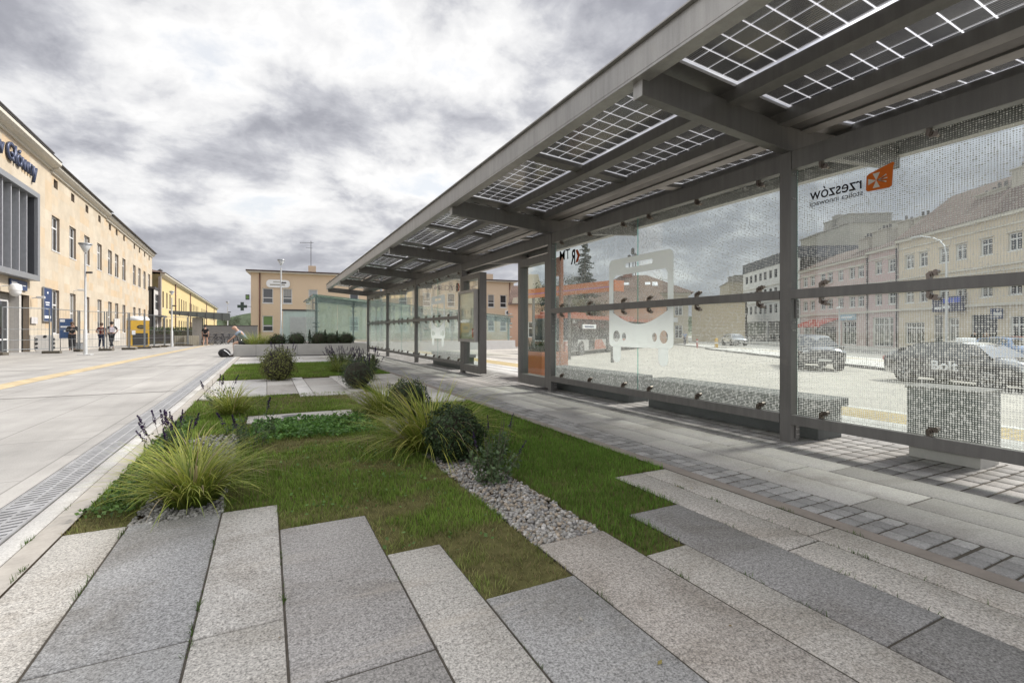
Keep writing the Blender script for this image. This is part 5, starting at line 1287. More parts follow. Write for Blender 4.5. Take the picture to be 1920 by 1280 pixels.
def hedge(name, label, x0, y0, x1, y1, h, dep, n, seed, col=(.04, .065, .022)):
    g = np.random.default_rng(seed); L = math.hypot(x1 - x0, y1 - y0); t = thing(name, label, 'hedge', (x0, y0, gz(x0, y0)), math.atan2(y1 - y0, x1 - x0))
    P = np.stack([g.uniform(0, L, n), g.uniform(-dep / 2, dep / 2, n), h * g.random(n) ** .5], 1); P += g.normal(0, .06, P.shape); cc = np.array(col) * g.uniform(.5, 1.6, (n, 1))
    v_, q, c = leaf_quads(P, g.uniform(.10, .22, n), cc, g, up=.3); np_mesh('foliage', v_, q, boxm, c, parent=t); MB().box(.1, L - .1, -dep * .36, dep * .36, 0, h * .85).build('branches', M('twigs', (.035, .03, .018), .95), t)
hedge('hedge', 'clipped dark hedge along the yellow building', -11.0, 57, -6.6, 62.5, 1.75, 1.1, 3200, 1)
hedge('hedge', 'second stretch of dark hedge left of the bike canopy', -6.2, 60.5, -4.4, 63, 1.6, 1.0, 1500, 2)

# ------------------------------------------------------------------ vehicles
carglass = M('tinted car glass', (.03, .034, .038), .05, spec=.9, coat=.5); tyre = M('tyre rubber', (.018, .018, .018), .85); rimm = M('alloy', (.42, .42, .43), .3, .8); chrome = M('chrome', (.55, .55, .56), .12, .95)
lampg = M('headlamp glass', (.55, .57, .60), .08, spec=.9); tail = M('tail lamp', (.38, .025, .02), .2); plate = M('number plate', (.66, .66, .62), .5)
def wheel_mesh():
    a = MB(); a.lathe([(.20, -.11), (.315, -.105), (.335, -.07), (.335, .07), (.315, .105), (.20, .11)], 28); me = a.mesh('wheel'); me.materials.append(tyre)
    r = MB(); r.lathe([(.215, .06), (.215, .112), (.19, .112), (.185, .075), (.001, .07)], 28)
    for k in range(5):
        c, s_ = math.cos(k * 1.2566), math.sin(k * 1.2566); r.add([(c * .02 - s_ * .03, s_ * .02 + c * .03, .108), (c * .02 + s_ * .03, s_ * .02 - c * .03, .108), (c * .19 + s_ * .02, s_ * .19 - c * .02, .113), (c * .19 - s_ * .02, s_ * .19 + c * .02, .113)], [(0, 1, 2, 3)])
    r.lathe([(.05, .09), (.05, .118), (.001, .12)], 14); rm = r.mesh('rim'); rm.materials.append(rimm); return me, rm
WM, RM = wheel_mesh()
def car(name, label, loc, heading, paint, st_, L=4.6, wb=2.7, roofm=None, group='cars on the road', wr=1.0, black_glass=True):
    """body lofted through cross-sections along x (front at +x); glass, lamps, wheels as parts"""
    t = thing(name, label, 'car', loc, heading, group); n = len(st_); V = []; K = 12
    def ring(s):
        x, zl, w_, zb, wt, zt = s
        h = [(0, zl), (w_ * .86, zl), (w_ * .97, zl + .09), (w_, zl + .30), (w_ * .995, zb - .07), (w_ * .955, zb), (wt * 1.02, zt - .06), (wt * .92, zt), (wt * .4, zt + .02), (0, zt + .025)]
        return [(x, y, z) for y, z in h] + [(x, -y, z) for y, z in h[-2:0:-1]]
    R = [ring(s) for s in st_]; m = len(R[0]); b = MB(); b.add([p for r in R for p in r], [(i * m + j, i * m + (j + 1) % m, (i + 1) * m + (j + 1) % m, (i + 1) * m + j) for i in range(n - 1) for j in range(m)], True)
    b.add(R[0], [tuple(range(m))], False); b.add(R[-1], [tuple(range(m))[::-1]], False)
    body = b.build('body', paint, t, fix=True)
    hi = [i for i, s in enumerate(st_) if s[5] - s[3] > .30]; i0, i1 = hi[0], hi[-1]
    def off(p, q, k): return tuple(p[a] + (q[a] - p[a]) * k for a in range(3))
    for side, (ja, jb) in ((1, (5, 6)), (-1, (m - 5, m - 6))):
        for i in range(i0, i1):
            A, B, C, D = R[i][ja], R[i + 1][ja], R[i + 1][jb], R[i][jb]; x_ = .025
            P = [off(off(A, B, .04), off(D, C, .04), .08), off(off(A, B, .96), off(D, C, .96), .08), off(off(A, B, .96), off(D, C, .96), .98), off(off(A, B, .04), off(D, C, .04), .98)]
            P = [(p[0], p[1] + side * .008, p[2] + .002) for p in P]; MB().add(P + [(p[0], p[1] - side * .006, p[2]) for p in P], [(0, 1, 2, 3), (7, 6, 5, 4), (0, 4, 5, 1), (2, 6, 7, 3), (1, 5, 6, 2), (3, 7, 4, 0)]).build('side_window', carglass, t)
    for nm, (a, c) in (('windscreen', (i1, i1 + 1)), ('rear_window', (i0, i0 - 1))):
        ra, rc = st_[a], st_[c]; dz = .012; dx = .012 if c > a else -.012
        y0_, y1_ = ra[4] * .90, rc[4] * 1.08
        P = [(ra[0] + (rc[0] - ra[0]) * .06 + dx, -y0_, ra[5] + (rc[5] - ra[5]) * .06 + dz), (ra[0] + (rc[0] - ra[0]) * .06 + dx, y0_, ra[5] + (rc[5] - ra[5]) * .06 + dz), (rc[0] + dx * 2 - (rc[0] - ra[0]) * .04, y1_, rc[5] + .03), (rc[0] + dx * 2 - (rc[0] - ra[0]) * .04, -y1_, rc[5] + .03)]
        MB().add(P + [(p[0] - dx, p[1], p[2] - .03) for p in P], [(0, 1, 2, 3), (7, 6, 5, 4), (0, 4, 5, 1), (1, 5, 6, 2), (2, 6, 7, 3), (3, 7, 4, 0)]).build(nm, carglass, t)
    if roofm:
        b = MB()
        for i in range(i0, i1):
            q = [R[i][7], R[i + 1][7], R[i + 1][9], R[i][9]]; q2 = [(p[0], -p[1], p[2]) for p in q]; b.add([(p[0], p[1], p[2] + .006) for p in q], [(0, 1, 2, 3)]); b.add([(p[0], p[1], p[2] + .006) for p in q2], [(3, 2, 1, 0)])
        b.build('roof_panel', roofm, t)
    fx, rx = st_[-1], st_[0]
    for s_ in (-1, 1):
        x, w_, z = st_[-2][0], st_[-2][2], st_[-2][3]
        MB().box(x - .18, x + .10, min(s_ * w_ * .60, s_ * w_ * .97), max(s_ * w_ * .60, s_ * w_ * .97), z - .12, z - .01).build('headlight', lampg, t, .03)
        x, w_, z = st_[1][0], st_[1][2], st_[1][3]
        MB().box(x - .08, x + .16, min(s_ * w_ * .62, s_ * w_ * .985), max(s_ * w_ * .62, s_ * w_ * .985), z - .18, z - .02).build('tail_light', tail, t, .03)
        sx = st_[i1][0] + .35; MB().box(sx - .12, sx + .08, min(s_ * .93, s_ * 1.10), max(s_ * .93, s_ * 1.10), .96, 1.10).build('wing_mirror', paint, t, .03)
    MB().box(fx[0] - .06, fx[0] + .03, -.45, .45, fx[3] - .16, fx[3] - .03).build('grille', black, t, .01); MB().box(fx[0] + .0, fx[0] + .035, -.26, .26, fx[1] + .02, fx[1] + .13).build('number_plate', plate, t)
    b = MB()
    for i in range(1, n - 2): pass
    mid = (st_[0][0] + st_[-1][0]) / 2 - .02
    for wx in (mid - wb / 2, mid + wb / 2):
        for s_ in (-1, 1):
            w_ = .80 * (st_[5][2] / .92); o = link('wheel', WM, t, (wx, s_ * w_, .335 * wr)); o.rotation_euler = (rad(-90 * s_), 0, 0); o.scale = (wr, wr, 1); link('rim', RM, o)
            MB().tube((wx, s_ * (w_ - .15), .36 * wr), (wx, s_ * (st_[5][2] + .004), .36 * wr), .375 * wr, n=26).build('wheel_arch', black, t)
            o.location.y = s_ * (w_ + .045)
    for s_ in (-1, 1):
        b = MB()
        for x in (-.35, .62): b.box(x, x + .16, min(s_ * .925, s_ * .945), max(s_ * .925, s_ * .945), .80, .83)
        b.build('door_handle', chrome if name != 'suv' else black, t)
    return t
SED = [(-2.30, .45, .70, .76, .60, .82), (-2.20, .30, .86, .92, .70, 1.02), (-1.85, .24, .91, .96, .68, 1.12), (-1.15, .20, .92, .96, .60, 1.40), (-.45, .20, .92, .94, .60, 1.46), (.25, .20, .92, .92, .60, 1.44), (.72, .20, .92, .91, .58, 1.36), (1.30, .20, .92, .88, .70, .97), (1.75, .24, .90, .82, .68, .89), (2.10, .28, .85, .72, .62, .78), (2.28, .42, .72, .62, .5, .66)]
SUVS = [(x, a + .06, w_ * 1.01, b_ * 1.12, wt * 1.08, c * 1.13) for x, a, w_, b_, wt, c in SED]
SUVS[2] = (-1.95, .30, .92, 1.08, .68, 1.45); SUVS[1] = (-2.22, .34, .88, 1.05, .72, 1.12); SUVS[9] = (2.12, .34, .88, .93, .70, 1.0); SUVS[10] = (2.30, .42, .78, .84, .6, .88)
blackp = M('black car paint', (.012, .012, .014), .16, coat=1.0, var=.05); darkp = M('dark grey car paint', (.055, .056, .06), .18, .3, coat=1.0, var=.05); silverp = M('silver car paint', (.52, .53, .54), .22, .5, coat=1.0, var=.05); whitep = M('white car paint', (.72, .72, .72), .25, coat=.8, var=.04)
tx = car('taxi', 'black taxi with white roof and lettering on its doors', (21.15, 7.75, -.748), math.atan2(-.955, -.29), blackp, SED, roofm=whitep)
MB().box(-.12, .12, -.28, .28, 1.478, 1.60).build('roof_sign', white_p, tx, .03)
me = setm(text_mesh('Bolt', .34, .86, .004, align='CENTER', bold=.03), white_p); o = link('lettering', me, tx); o.matrix_local = Matrix(((1, 0, 0, .05), (0, 0, -1, -.945), (0, 1, 0, .50), (0, 0, 0, 1)))
me = setm(text_mesh('Bolt', .34, .86, .004, align='CENTER', bold=.03), white_p); o = link('lettering', me, tx); o.matrix_local = Matrix(((-1, 0, 0, .05), (0, 0, 1, .945), (0, 1, 0, .50), (0, 0, 0, 1)))
car('suv', 'dark grey sport utility car coming towards the shelter', (24.3, 14.9, -.75), math.atan2(-.70, -.71), darkp, SUVS, wr=1.08)
car('hatchback', 'small silver car far back on the second road', (52.0, 41.5, -.74), math.atan2(-.857, -.515), silverp, SED)
car('parked_car', 'pale blue car roof showing beyond the black taxi', (39.5, 12.5, -.74), math.atan2(-.857, -.515), M('pale blue car paint', (.16, .24, .40), .22, .3, coat=1.0), SED)
car('parked_car', 'red car beyond the black taxi by the cream town house', (43.3, 12.9, -.74), math.atan2(-.857, -.515), M('red car paint', (.38, .03, .025), .2, coat=1.0), SED)

busw = M('silver bus paint', (.46, .46, .45), .3, .2, coat=.6, var=.05); busr = M('orange red bus paint', (.34, .105, .06), .3, coat=.6, var=.06); busg = M('bus glass', (.028, .032, .035), .06, spec=.8)
def bus(label, x0, y0, route):
    a = math.atan2(34.8 - 28.6, 28.4 - 18.6); t = thing('city_bus', label, 'bus', (x0, y0, -.745), a, 'city buses at the far stop'); L = 11.8
    b = MB(); b.box(0, L, 0, 2.5, .30, 1.15); body = b.build('body', busw, t, .06)
    MB().box(.02, L - .02, .03, 2.47, 1.152, 2.70).build('glazing', busg, t, .05)
    b = MB(); b.box(0, L, 0, 2.5, 2.702, 3.0); b.box(.5, 4.5, .25, 2.25, 3.0, 3.22); b.box(0, .9, -.006, 2.506, .32, 1.1); b.build('roof', busr, t, .05)
    b = MB(); b.add([(4.8, -.008, .34), (8.4, -.008, .34), (7.2, -.008, 1.12), (5.9, -.008, 1.12)], [(0, 1, 2, 3)]); b.build('red_graphic', busr, t)
    for x in (1.0, 4.4, 8.2): MB().box(x, x + 1.2, -.02, .03, .38, 2.5).build('door', busg, t, .02)
    b = MB()
    for x in (2.3, 3.3, 5.7, 6.9, 8.1, 9.5, 10.8): b.box(x - .04, x + .04, .005, .029, 1.16, 2.69)
    b.split('pillar', black, t)
    MB().box(3.1, 5.9, -.03, -.001, 1.98, 2.32).build('advert_strip', white_p, t); MB().box(3.5, 5.4, -.036, -.031, 2.09, 2.2).build('print', navy, t)
    for x in (2.85, 8.9):
        for y, s_ in ((-.02, -1), (2.52, 1)):
            o = link('wheel', WM, t, (x, y + .1 * -s_, .48)); o.rotation_euler = (rad(-90 * s_), 0, 0); o.scale = (1.42, 1.42, 1.2); link('rim', RM, o)
            MB().tube((x, y + .2 * -s_, .5), (x, y + .02 * s_, .5), .58, n=26).build('wheel_arch', black, t)
    MB().box(-.03, .03, .2, 2.3, 1.2, 2.65).build('windscreen', busg, t, .03)
    MB().box(1.1, 2.0, -.04, -.009, 2.36, 2.66).build('route_display', black, t); text_part(t, route, white_p, 1.25, 2.40, -.042, h=.2, ext=.004)
    MB().box(.1, .85, -.03, -.008, .70, 1.05).build('route_plate', busr, t); text_part(t, route, white_p, .2, .76, -.032, h=.22, ext=.004)
    for y in (.35, 2.15): MB().tube((-.02, y, .7), (.03, y, .7), .12, n=12).build('headlight', lampg, t)
    for y in (.15, 2.35): MB().box(L - .02, L + .02, y - .1, y + .1, .8, 1.1).build('tail_light', tail, t)
    return t
bus('silver and orange city bus, the nearer one, behind the glass wall', 18.6, 28.6, '108')
bus('silver and orange city bus standing further right along the kerb', 29.3, 35.4, '108')

# ------------------------------------------------------------------ street furniture
lampw = M('pale grey lamp paint', (.55, .56, .56), .45, .2)
def plaza_lamp(label, x, y, z, h, hs=1.0):
    t = thing('street_lamp', label, 'street lamp', (x, y, z), 0, 'plaza street lamps')
    MB().lathe([(.085, .03), (.078, 1.2), (.05, 1.25), (.042, h - .55), (.05, h - .5)], 14).build('pole', lampw, t)
    MB().box(-.26, .26, -.26, .26, 0, .035).build('base_plate', lampw, t, .008)
    MB().lathe([(.05, h - .5 * hs), (.09 * hs, h - .42 * hs), (.26 * hs, h - .08), (.25 * hs, h - .07), (.001, h - .1)], 20).build('lamp_shade', lampw, t)
    MB().lathe([(.29 * hs, h - .06), (.30 * hs, h), (.001, h + .03)], 20).build('lamp_head', panel_lt, t)
    MB().tube((.04, 0, h * .74), (.28, -.1, h * .74), .05, n=8).build('camera_arm', cap_m, t)
plaza_lamp('tall pale street lamp in front of the station, nearest one', -7.86, 30.35, gz(-7.86, 30.35), 5.4, .9)
plaza_lamp('street lamp in front of the yellow building beside the hedge', -6.36, 44.0, gz(-6.36, 44), 4.2, .58)
plaza_lamp('street lamp right of the bike canopy, beyond the crouching man', -3.6, 57.8, gz(-3.6, 57.8), 4.2, .6)
plaza_lamp('pale street lamp standing behind the raised planter', .78, 33.0, 0, 5.45, .72)
t = thing('street_light', 'tall curved street light behind the cream town house wires', 'street light', (44.2, 17.3, -.65), rad(238))
b = MB(); b.tube((0, 0, 0), (0, 0, 7.2), .09, .06, 10); b.path([(0, 0, 7.2), (-.15, 0, 7.9), (-.6, 0, 8.4), (-1.3, 0, 8.75), (-2.6, 0, 9.1)], .05); b.build('pole', lampw, t); MB().box(-3.4, -2.5, -.14, .14, 9.05, 9.18).build('lamp_head', lampw, t, .03)
t = thing('street_light', 'short white post top street light before the pink town houses', 'street light', (52.6, 29.4, -.62), 0)
MB().tube((0, 0, 0), (0, 0, 3.9), .07, .05, 10).build('pole', lampw, t); MB().lathe([(.06, 3.9), (.34, 4.0), (.30, 4.12), (.001, 4.2)], 16).build('lamp_head', white_f, t)
t = thing('mast_light', 'tall curved mast arm rising behind the shelter roof', 'street light', (6.3, 30.4, 0), rad(180))
b = MB(); b.tube((0, 0, 0), (0, 0, 5.2), .10, .07, 10); b.path([(0, 0, 5.2), (-.12, 0, 5.9), (-.5, 0, 6.45), (-1.1, 0, 6.7), (-1.9, 0, 6.75)], .065); b.build('pole', panel_lt, t); MB().box(-2.6, -1.8, -.12, .12, 6.68, 6.8).build('lamp_head', panel_lt, t, .02)
t = thing('bollard', 'yellow bollard with red neighbour on the traffic island kerb', 'bollard', (41.3, 35.1, -.72)); MB().lathe([(.16, 0), (.16, .9), (.10, 1.02), (.001, 1.05)], 14).build('post', M('yellow plastic', (.60, .36, .03), .5), t); MB().lathe([(.163, .45), (.163, .62)], 14).build('band', white_p, t)
t = thing('bollard', 'slim red bollard left of the yellow one', 'bollard', (40.2, 36.6, -.72)); MB().lathe([(.08, 0), (.08, .9), (.001, .98)], 12).build('post', M('red plastic', (.40, .05, .04), .5), t); MB().lathe([(.083, .6), (.083, .75)], 12).build('band', white_p, t)
# orange edged stop canopy across the first lane
orange_p = M('orange paint', (.48, .16, .06), .45, coat=.3, var=.08)
oc = thing('stop_canopy', 'long flat canopy with broad orange edge across the bus lane', 'canopy', (14.0, 21.6, -.45), rad(10))
MB().box(0, .6, -3.4, 3.4, 3.75, 3.86).build('roof', panel_lt, oc)
MB().box(-.06, -.002, -3.45, 3.45, 3.40, 3.92).build('fascia', orange_p, oc, .01); MB().box(-.06, .6, -3.51, -3.452, 3.40, 3.92).build('fascia', orange_p, oc, .01)
MB().box(-.066, -.062, -3.3, 3.3, 3.60, 3.65).build('stripe', M('violet stripe', (.30, .16, .34), .5), oc)
for y in (-3.0, 0, 3.0): MB().box(.3, .42, y - .06, y + .06, 0, 3.748).build('post', steel, oc, .01)
t = thing('stop_pole', 'slim orange stop pole close behind the shelter glass', 'pole', (5.72, 8.95, 0)); MB().box(-.035, .035, -.035, .035, 0, 2.72).build('post', orange_p, t, .006); MB().box(-.12, .12, -.12, .12, 0, .02).build('base_plate', steel, t); MB().box(-.05, .05, -.02, .38, 2.3, 2.7).build('flag', orange_p, t, .01)
t = thing('orange_planter', 'orange planter box with dark grasses behind the side frame', 'planter', (5.75, 9.75, 0))
b = MB(); b.box(-.35, .35, -.5, .5, 0, .62); b.build('box', orange_p, t, .015); MB().box(-.32, .32, -.47, .47, .621, .63).build('earth', soil, t)
g = np.random.default_rng(77); n = 500; v_, q, c = strips(np.stack([g.uniform(-.3, .3, n), g.uniform(-.45, .45, n), np.full(n, .62)], 1), g.uniform(0, 6.28, n), np.abs(g.normal(0, .3, n)), g.uniform(.1, .9, n), g.uniform(.15, .34, n), np.full(n, .012), 3, np.tile([.015, .03, .012], (n, 1)), np.tile([.04, .065, .025], (n, 1)))
np_mesh('plants', v_, q, bladem, c, parent=t)

# temporary fence panels
zinc = M('zinc tube', (.22, .235, .245), .45, .6, var=.1); footm = M('recycled rubber foot', (.14, .125, .10), .9, var=.25)
FP = [(-11.46, 32.1), (-10.0, 33.4), (-9.6, 36.0), (-8.55, 36.8), (-7.8, 38.5), (-7.37, 40.5), (-7.25, 42.9), (-6.9, 44.6), (-5.7, 47.0), (-4.9, 50.5)]
FL = ['at the station entrance, cut by the photo edge', 'in front of the tall navy board', 'before the man in black at the side door', 'in front of the man in maroon', 'before the pale information sheet', 'left of the portable toilet door', 'in front of the portable toilet', 'right of the portable toilet', 'along the hedge, last before the bike canopy']
def fence(a, c, label):
    L = math.hypot(c[0] - a[0], c[1] - a[1]); t = thing('fence_panel', 'see-through temporary fence panel ' + label, 'fence', (a[0], a[1], gz(*a)), math.atan2(c[1] - a[1], c[0] - a[0]), 'temporary fence panels'); H = 2.35; L -= .10
    b = MB()
    for x in (.03, L): b.tube((x, 0, .1), (x, 0, H), .032, n=8)
    for z in (.25, H - .03): b.tube((.03, 0, z), (L, 0, z), .018, n=6)
    b.build('frame', zinc, t); b = MB()
    for z in (.72, 1.25): b.tube((.03, .012, z), (L, .012, z), .012, n=5)
    x = .18
    while x < L: b.tube((x, 0, .25), (x, 0, H), .0028, n=4, cap=False); x += .15
    b.build('mesh_infill', zinc, t)
    MB().box(-.12, .12, -.38, .38, 0, .14).build('foot', footm, t, .02)
for a, c, l in zip(FP, FP[1:], FL): fence(a, c, l)
# portable toilet
yel_p = M('yellow plastic', (.60, .36, .03), .5); pt = thing('portable_toilet', 'yellow and black portable toilet with white roof', 'portable toilet', (-8.45, 44.2, gz(-8.45, 44)), rad(24))
MB().box(-.56, .56, -.56, .56, .08, 1.98).build('body', yel_p, pt, .03)
MB().lathe([(.80, 1.985), (.80, 2.08), (.70, 2.22), (.45, 2.3), (.001, 2.32)], 4, Matrix.Rotation(rad(45), 4, 'Z')).build('roof', M('white plastic', (.70, .71, .70), .5), pt)
MB().box(-.44, .46, -.575, -.562, .16, 1.06).build('door_panel', M('black slatted panel', (.028, .027, .026), .6, bmp=.5), pt, .004); b = MB()
for k in range(7): b.box(-.43, .45, -.580, -.576, .22 + k * .12, .235 + k * .12)
b.build('slats', M('grey slat edge', (.07, .07, .07), .6), pt)
me = shape_mesh(circ(0, 0, .24, .14), (), .012); o = link('badge', setm(me, black), pt, (.05, -.572, 1.52)); o.rotation_euler = (rad(90), 0, 0)
MB().box(-.1, .2, -.581, -.579, 1.50, 1.545).build('badge_lettering', M('dull gold', (.30, .24, .08), .5), pt)
me = shape_mesh(circ(0, 0, .24, .14), (), .012); o = link('badge', setm(me, black), pt, (-.572, .0, 1.42)); o.rotation_euler = (rad(90), 0, rad(-90))
MB().box(-.50, -.28, -.581, -.565, .95, 1.25).build('notice', white_p, pt)
# bits along the station wall
t = thing('wall_cabinet', 'low grey electrical cabinet at the station foot', 'cabinet', (-10.9, 40.8, gz(-10.9, 40.8)), rad(92)); MB().box(-.35, .35, -.2, .2, 0, .42).build('housing', panel_lt, t, .02); MB().box(-.36, .36, -.21, .21, .421, .45).build('lid', cap_m, t)
t = thing('advertising_stand', 'navy stand-up board leaning by the man in black', 'sign', (-10.95, 38.75, gz(-10.95, 38.7)), rad(14))
MB().box(-.30, .30, -.03, .03, .75, 1.95).build('board', M('royal blue board', (.03, .075, .19), .45), t, .01); b = MB(); b.box(-.25, .2, -.036, -.032, 1.40, 1.5).box(-.1, .26, -.036, -.032, 1.14, 1.24).box(-.27, -.05, -.036, -.032, 1.74, 1.9); b.build('print', white_p, t)
b = MB()
for x in (-.25, .25): b.tube((x, 0, 0), (x, 0, .75), .02, n=6)
b.split('leg', cap_m, t)
t = thing('stone_pillar', 'pale low rounded post with black dots near the entrance', 'bollard', (-11.4, 37.0, gz(-11.4, 37)), rad(25))
b = MB(); b.prism(rrect(-.42, .42, 0, .95, .2), -.12, .12, 'y'); b.build('body', M('pale stone', (.50, .48, .45), .7), t); b = MB()
for x in (-.36, .36):
    for z in (.22, .47, .70): b.tube((x, -.121, z), (x, -.135, z), .075, n=10)
b.tube((0, -.121, .87), (0, -.135, .87), .08, n=10); b.split('dot', black, t)
# bike canopy, wall, bikes, planters far left of centre
gcan = M('grey green canopy steel', (.13, .14, .13), .5, .3)
bc = thing('bike_canopy', 'dark flat bike shelter roof on a pale slab post', 'canopy', (-5.2, 49.0, gz(-5.2, 49)), rad(4))
MB().prism([(-2.0, 2.66), (2.3, 2.12), (2.35, 2.22), (2.3, 2.75), (-2.0, 2.9)], -1.0, 1.0, 'y').build('roof', gcan, bc, .01); b = MB()
for k in range(7): b.box(-1.9 + k * .6, -1.84 + k * .6, -1.03, -1.002, 2.62 - .075 * (k + 1), 2.74)
b.split('roof_rib', cap_m, bc); MB().box(-.45, .25, -.1, .1, 0, 2.38).build('post', M('pale stone', (.50, .48, .45), .7), bc); MB().box(.26, .34, -.14, .14, 0, 2.34).build('post_edge', gcan, bc)
t = thing('screen_wall', 'plain grey screen wall behind the bicycles', 'wall', (-3.4, 53.5, gz(-3, 53)), rad(-4)); MB().box(-2.0, 2.6, -.1, .1, -.2, 1.6).build('panel', M('grey screen', (.23, .225, .22), .7), t); MB().box(-2.05, 2.65, -.13, .13, 1.601, 1.66).build('coping', cap_m, t)
def bike(first):
    t = thing('bicycle', first, 'bicycle', (0, 0, 0), 0, 'bicycles under the bike canopy'); fm = M('bike frame', (.05, .05, .06), .35, .4)
    b = MB(); A, B, Cc, D, E = (-.52, 0, .34), (-.08, 0, .30), (-.22, 0, .82), (.40, 0, .86), (.53, 0, .34)
    for p, q in ((A, B), (A, Cc), (B, Cc), (B, D), (Cc, D), (D, E)): b.tube(p, q, .02, n=6)
    b.build('frame', fm, t)
    for x in (-.52, .53):
        b = MB(); prof = [(x + .33 * math.cos(k * math.pi / 10), 0, .34 + .33 * math.sin(k * math.pi / 10)) for k in range(21)]; b.path(prof, .02, 5); w_ = b.build('wheel', tyre, t); b = MB()
        for k in range(8): b.tube((x, 0, .34), (x + .32 * math.cos(k * .785), 0, .34 + .32 * math.sin(k * .785)), .004, n=4, cap=False)
        b.build('spokes', chrome, w_)
    MB().box(-.36, -.10, -.06, .06, .88, .93).build('saddle', black, t, .02); b = MB(); b.tube(D, (.38, 0, 1.0), .015, n=6); b.tube((.34, -.28, 1.02), (.34, .28, 1.02), .015, n=6); b.build('handlebar', chrome, t); return t
bk = bike('bicycle nearest the slab post of the bike canopy'); bk.location = (-4.1, 47.5, gz(-4, 47)); bk.rotation_euler = (0, 0, rad(35))
for k, l in enumerate(('second bicycle from the slab post, front wheel turned right', 'third bicycle from the slab post, in the middle of the row', 'fourth bicycle from the slab post, next to the lamp', 'bicycle at the far right of the row beside the lamp')):
    copy_thing(bk, l, (-3.65 + .48 * k, 47.7 + .22 * (k % 2), gz(-3.6, 47)), rad(28 + 14 * k))
for k, (x, y, l) in enumerate(((-6.3, 48.2, 'beige slatted planter box left of the bike canopy'), (-5.55, 47.6, 'beige slatted planter box touching the bike canopy post'))):
    t = thing('planter_box', l, 'planter', (x, y, gz(x, y)), .2, 'beige planter boxes'); b = MB()
    for j in range(7): b.box(-.5 + j * .145, -.37 + j * .145, -.35, .35, 0, .85)
    b.split('slat', M('beige planter', (.36, .33, .26), .85, var=.15), t); MB().box(-.45, .45, -.3, .3, .0, .8).build('liner', soil, t)
t = thing('park_bench', 'dark bench with pale legs beside the portable toilet', 'bench', (-7.6, 46.6, gz(-7.6, 46.6)), rad(10))
MB().box(-1.0, 1.0, -.25, .25, .42, .48).build('seat', cap_m, t); MB().box(-1.0, 1.0, .22, .28, .5, .95).build('backrest', cap_m, t)
for x in (-.9, .9): MB().box(x - .05, x + .05, -.25, .25, 0, .419).build('leg', white_f, t)

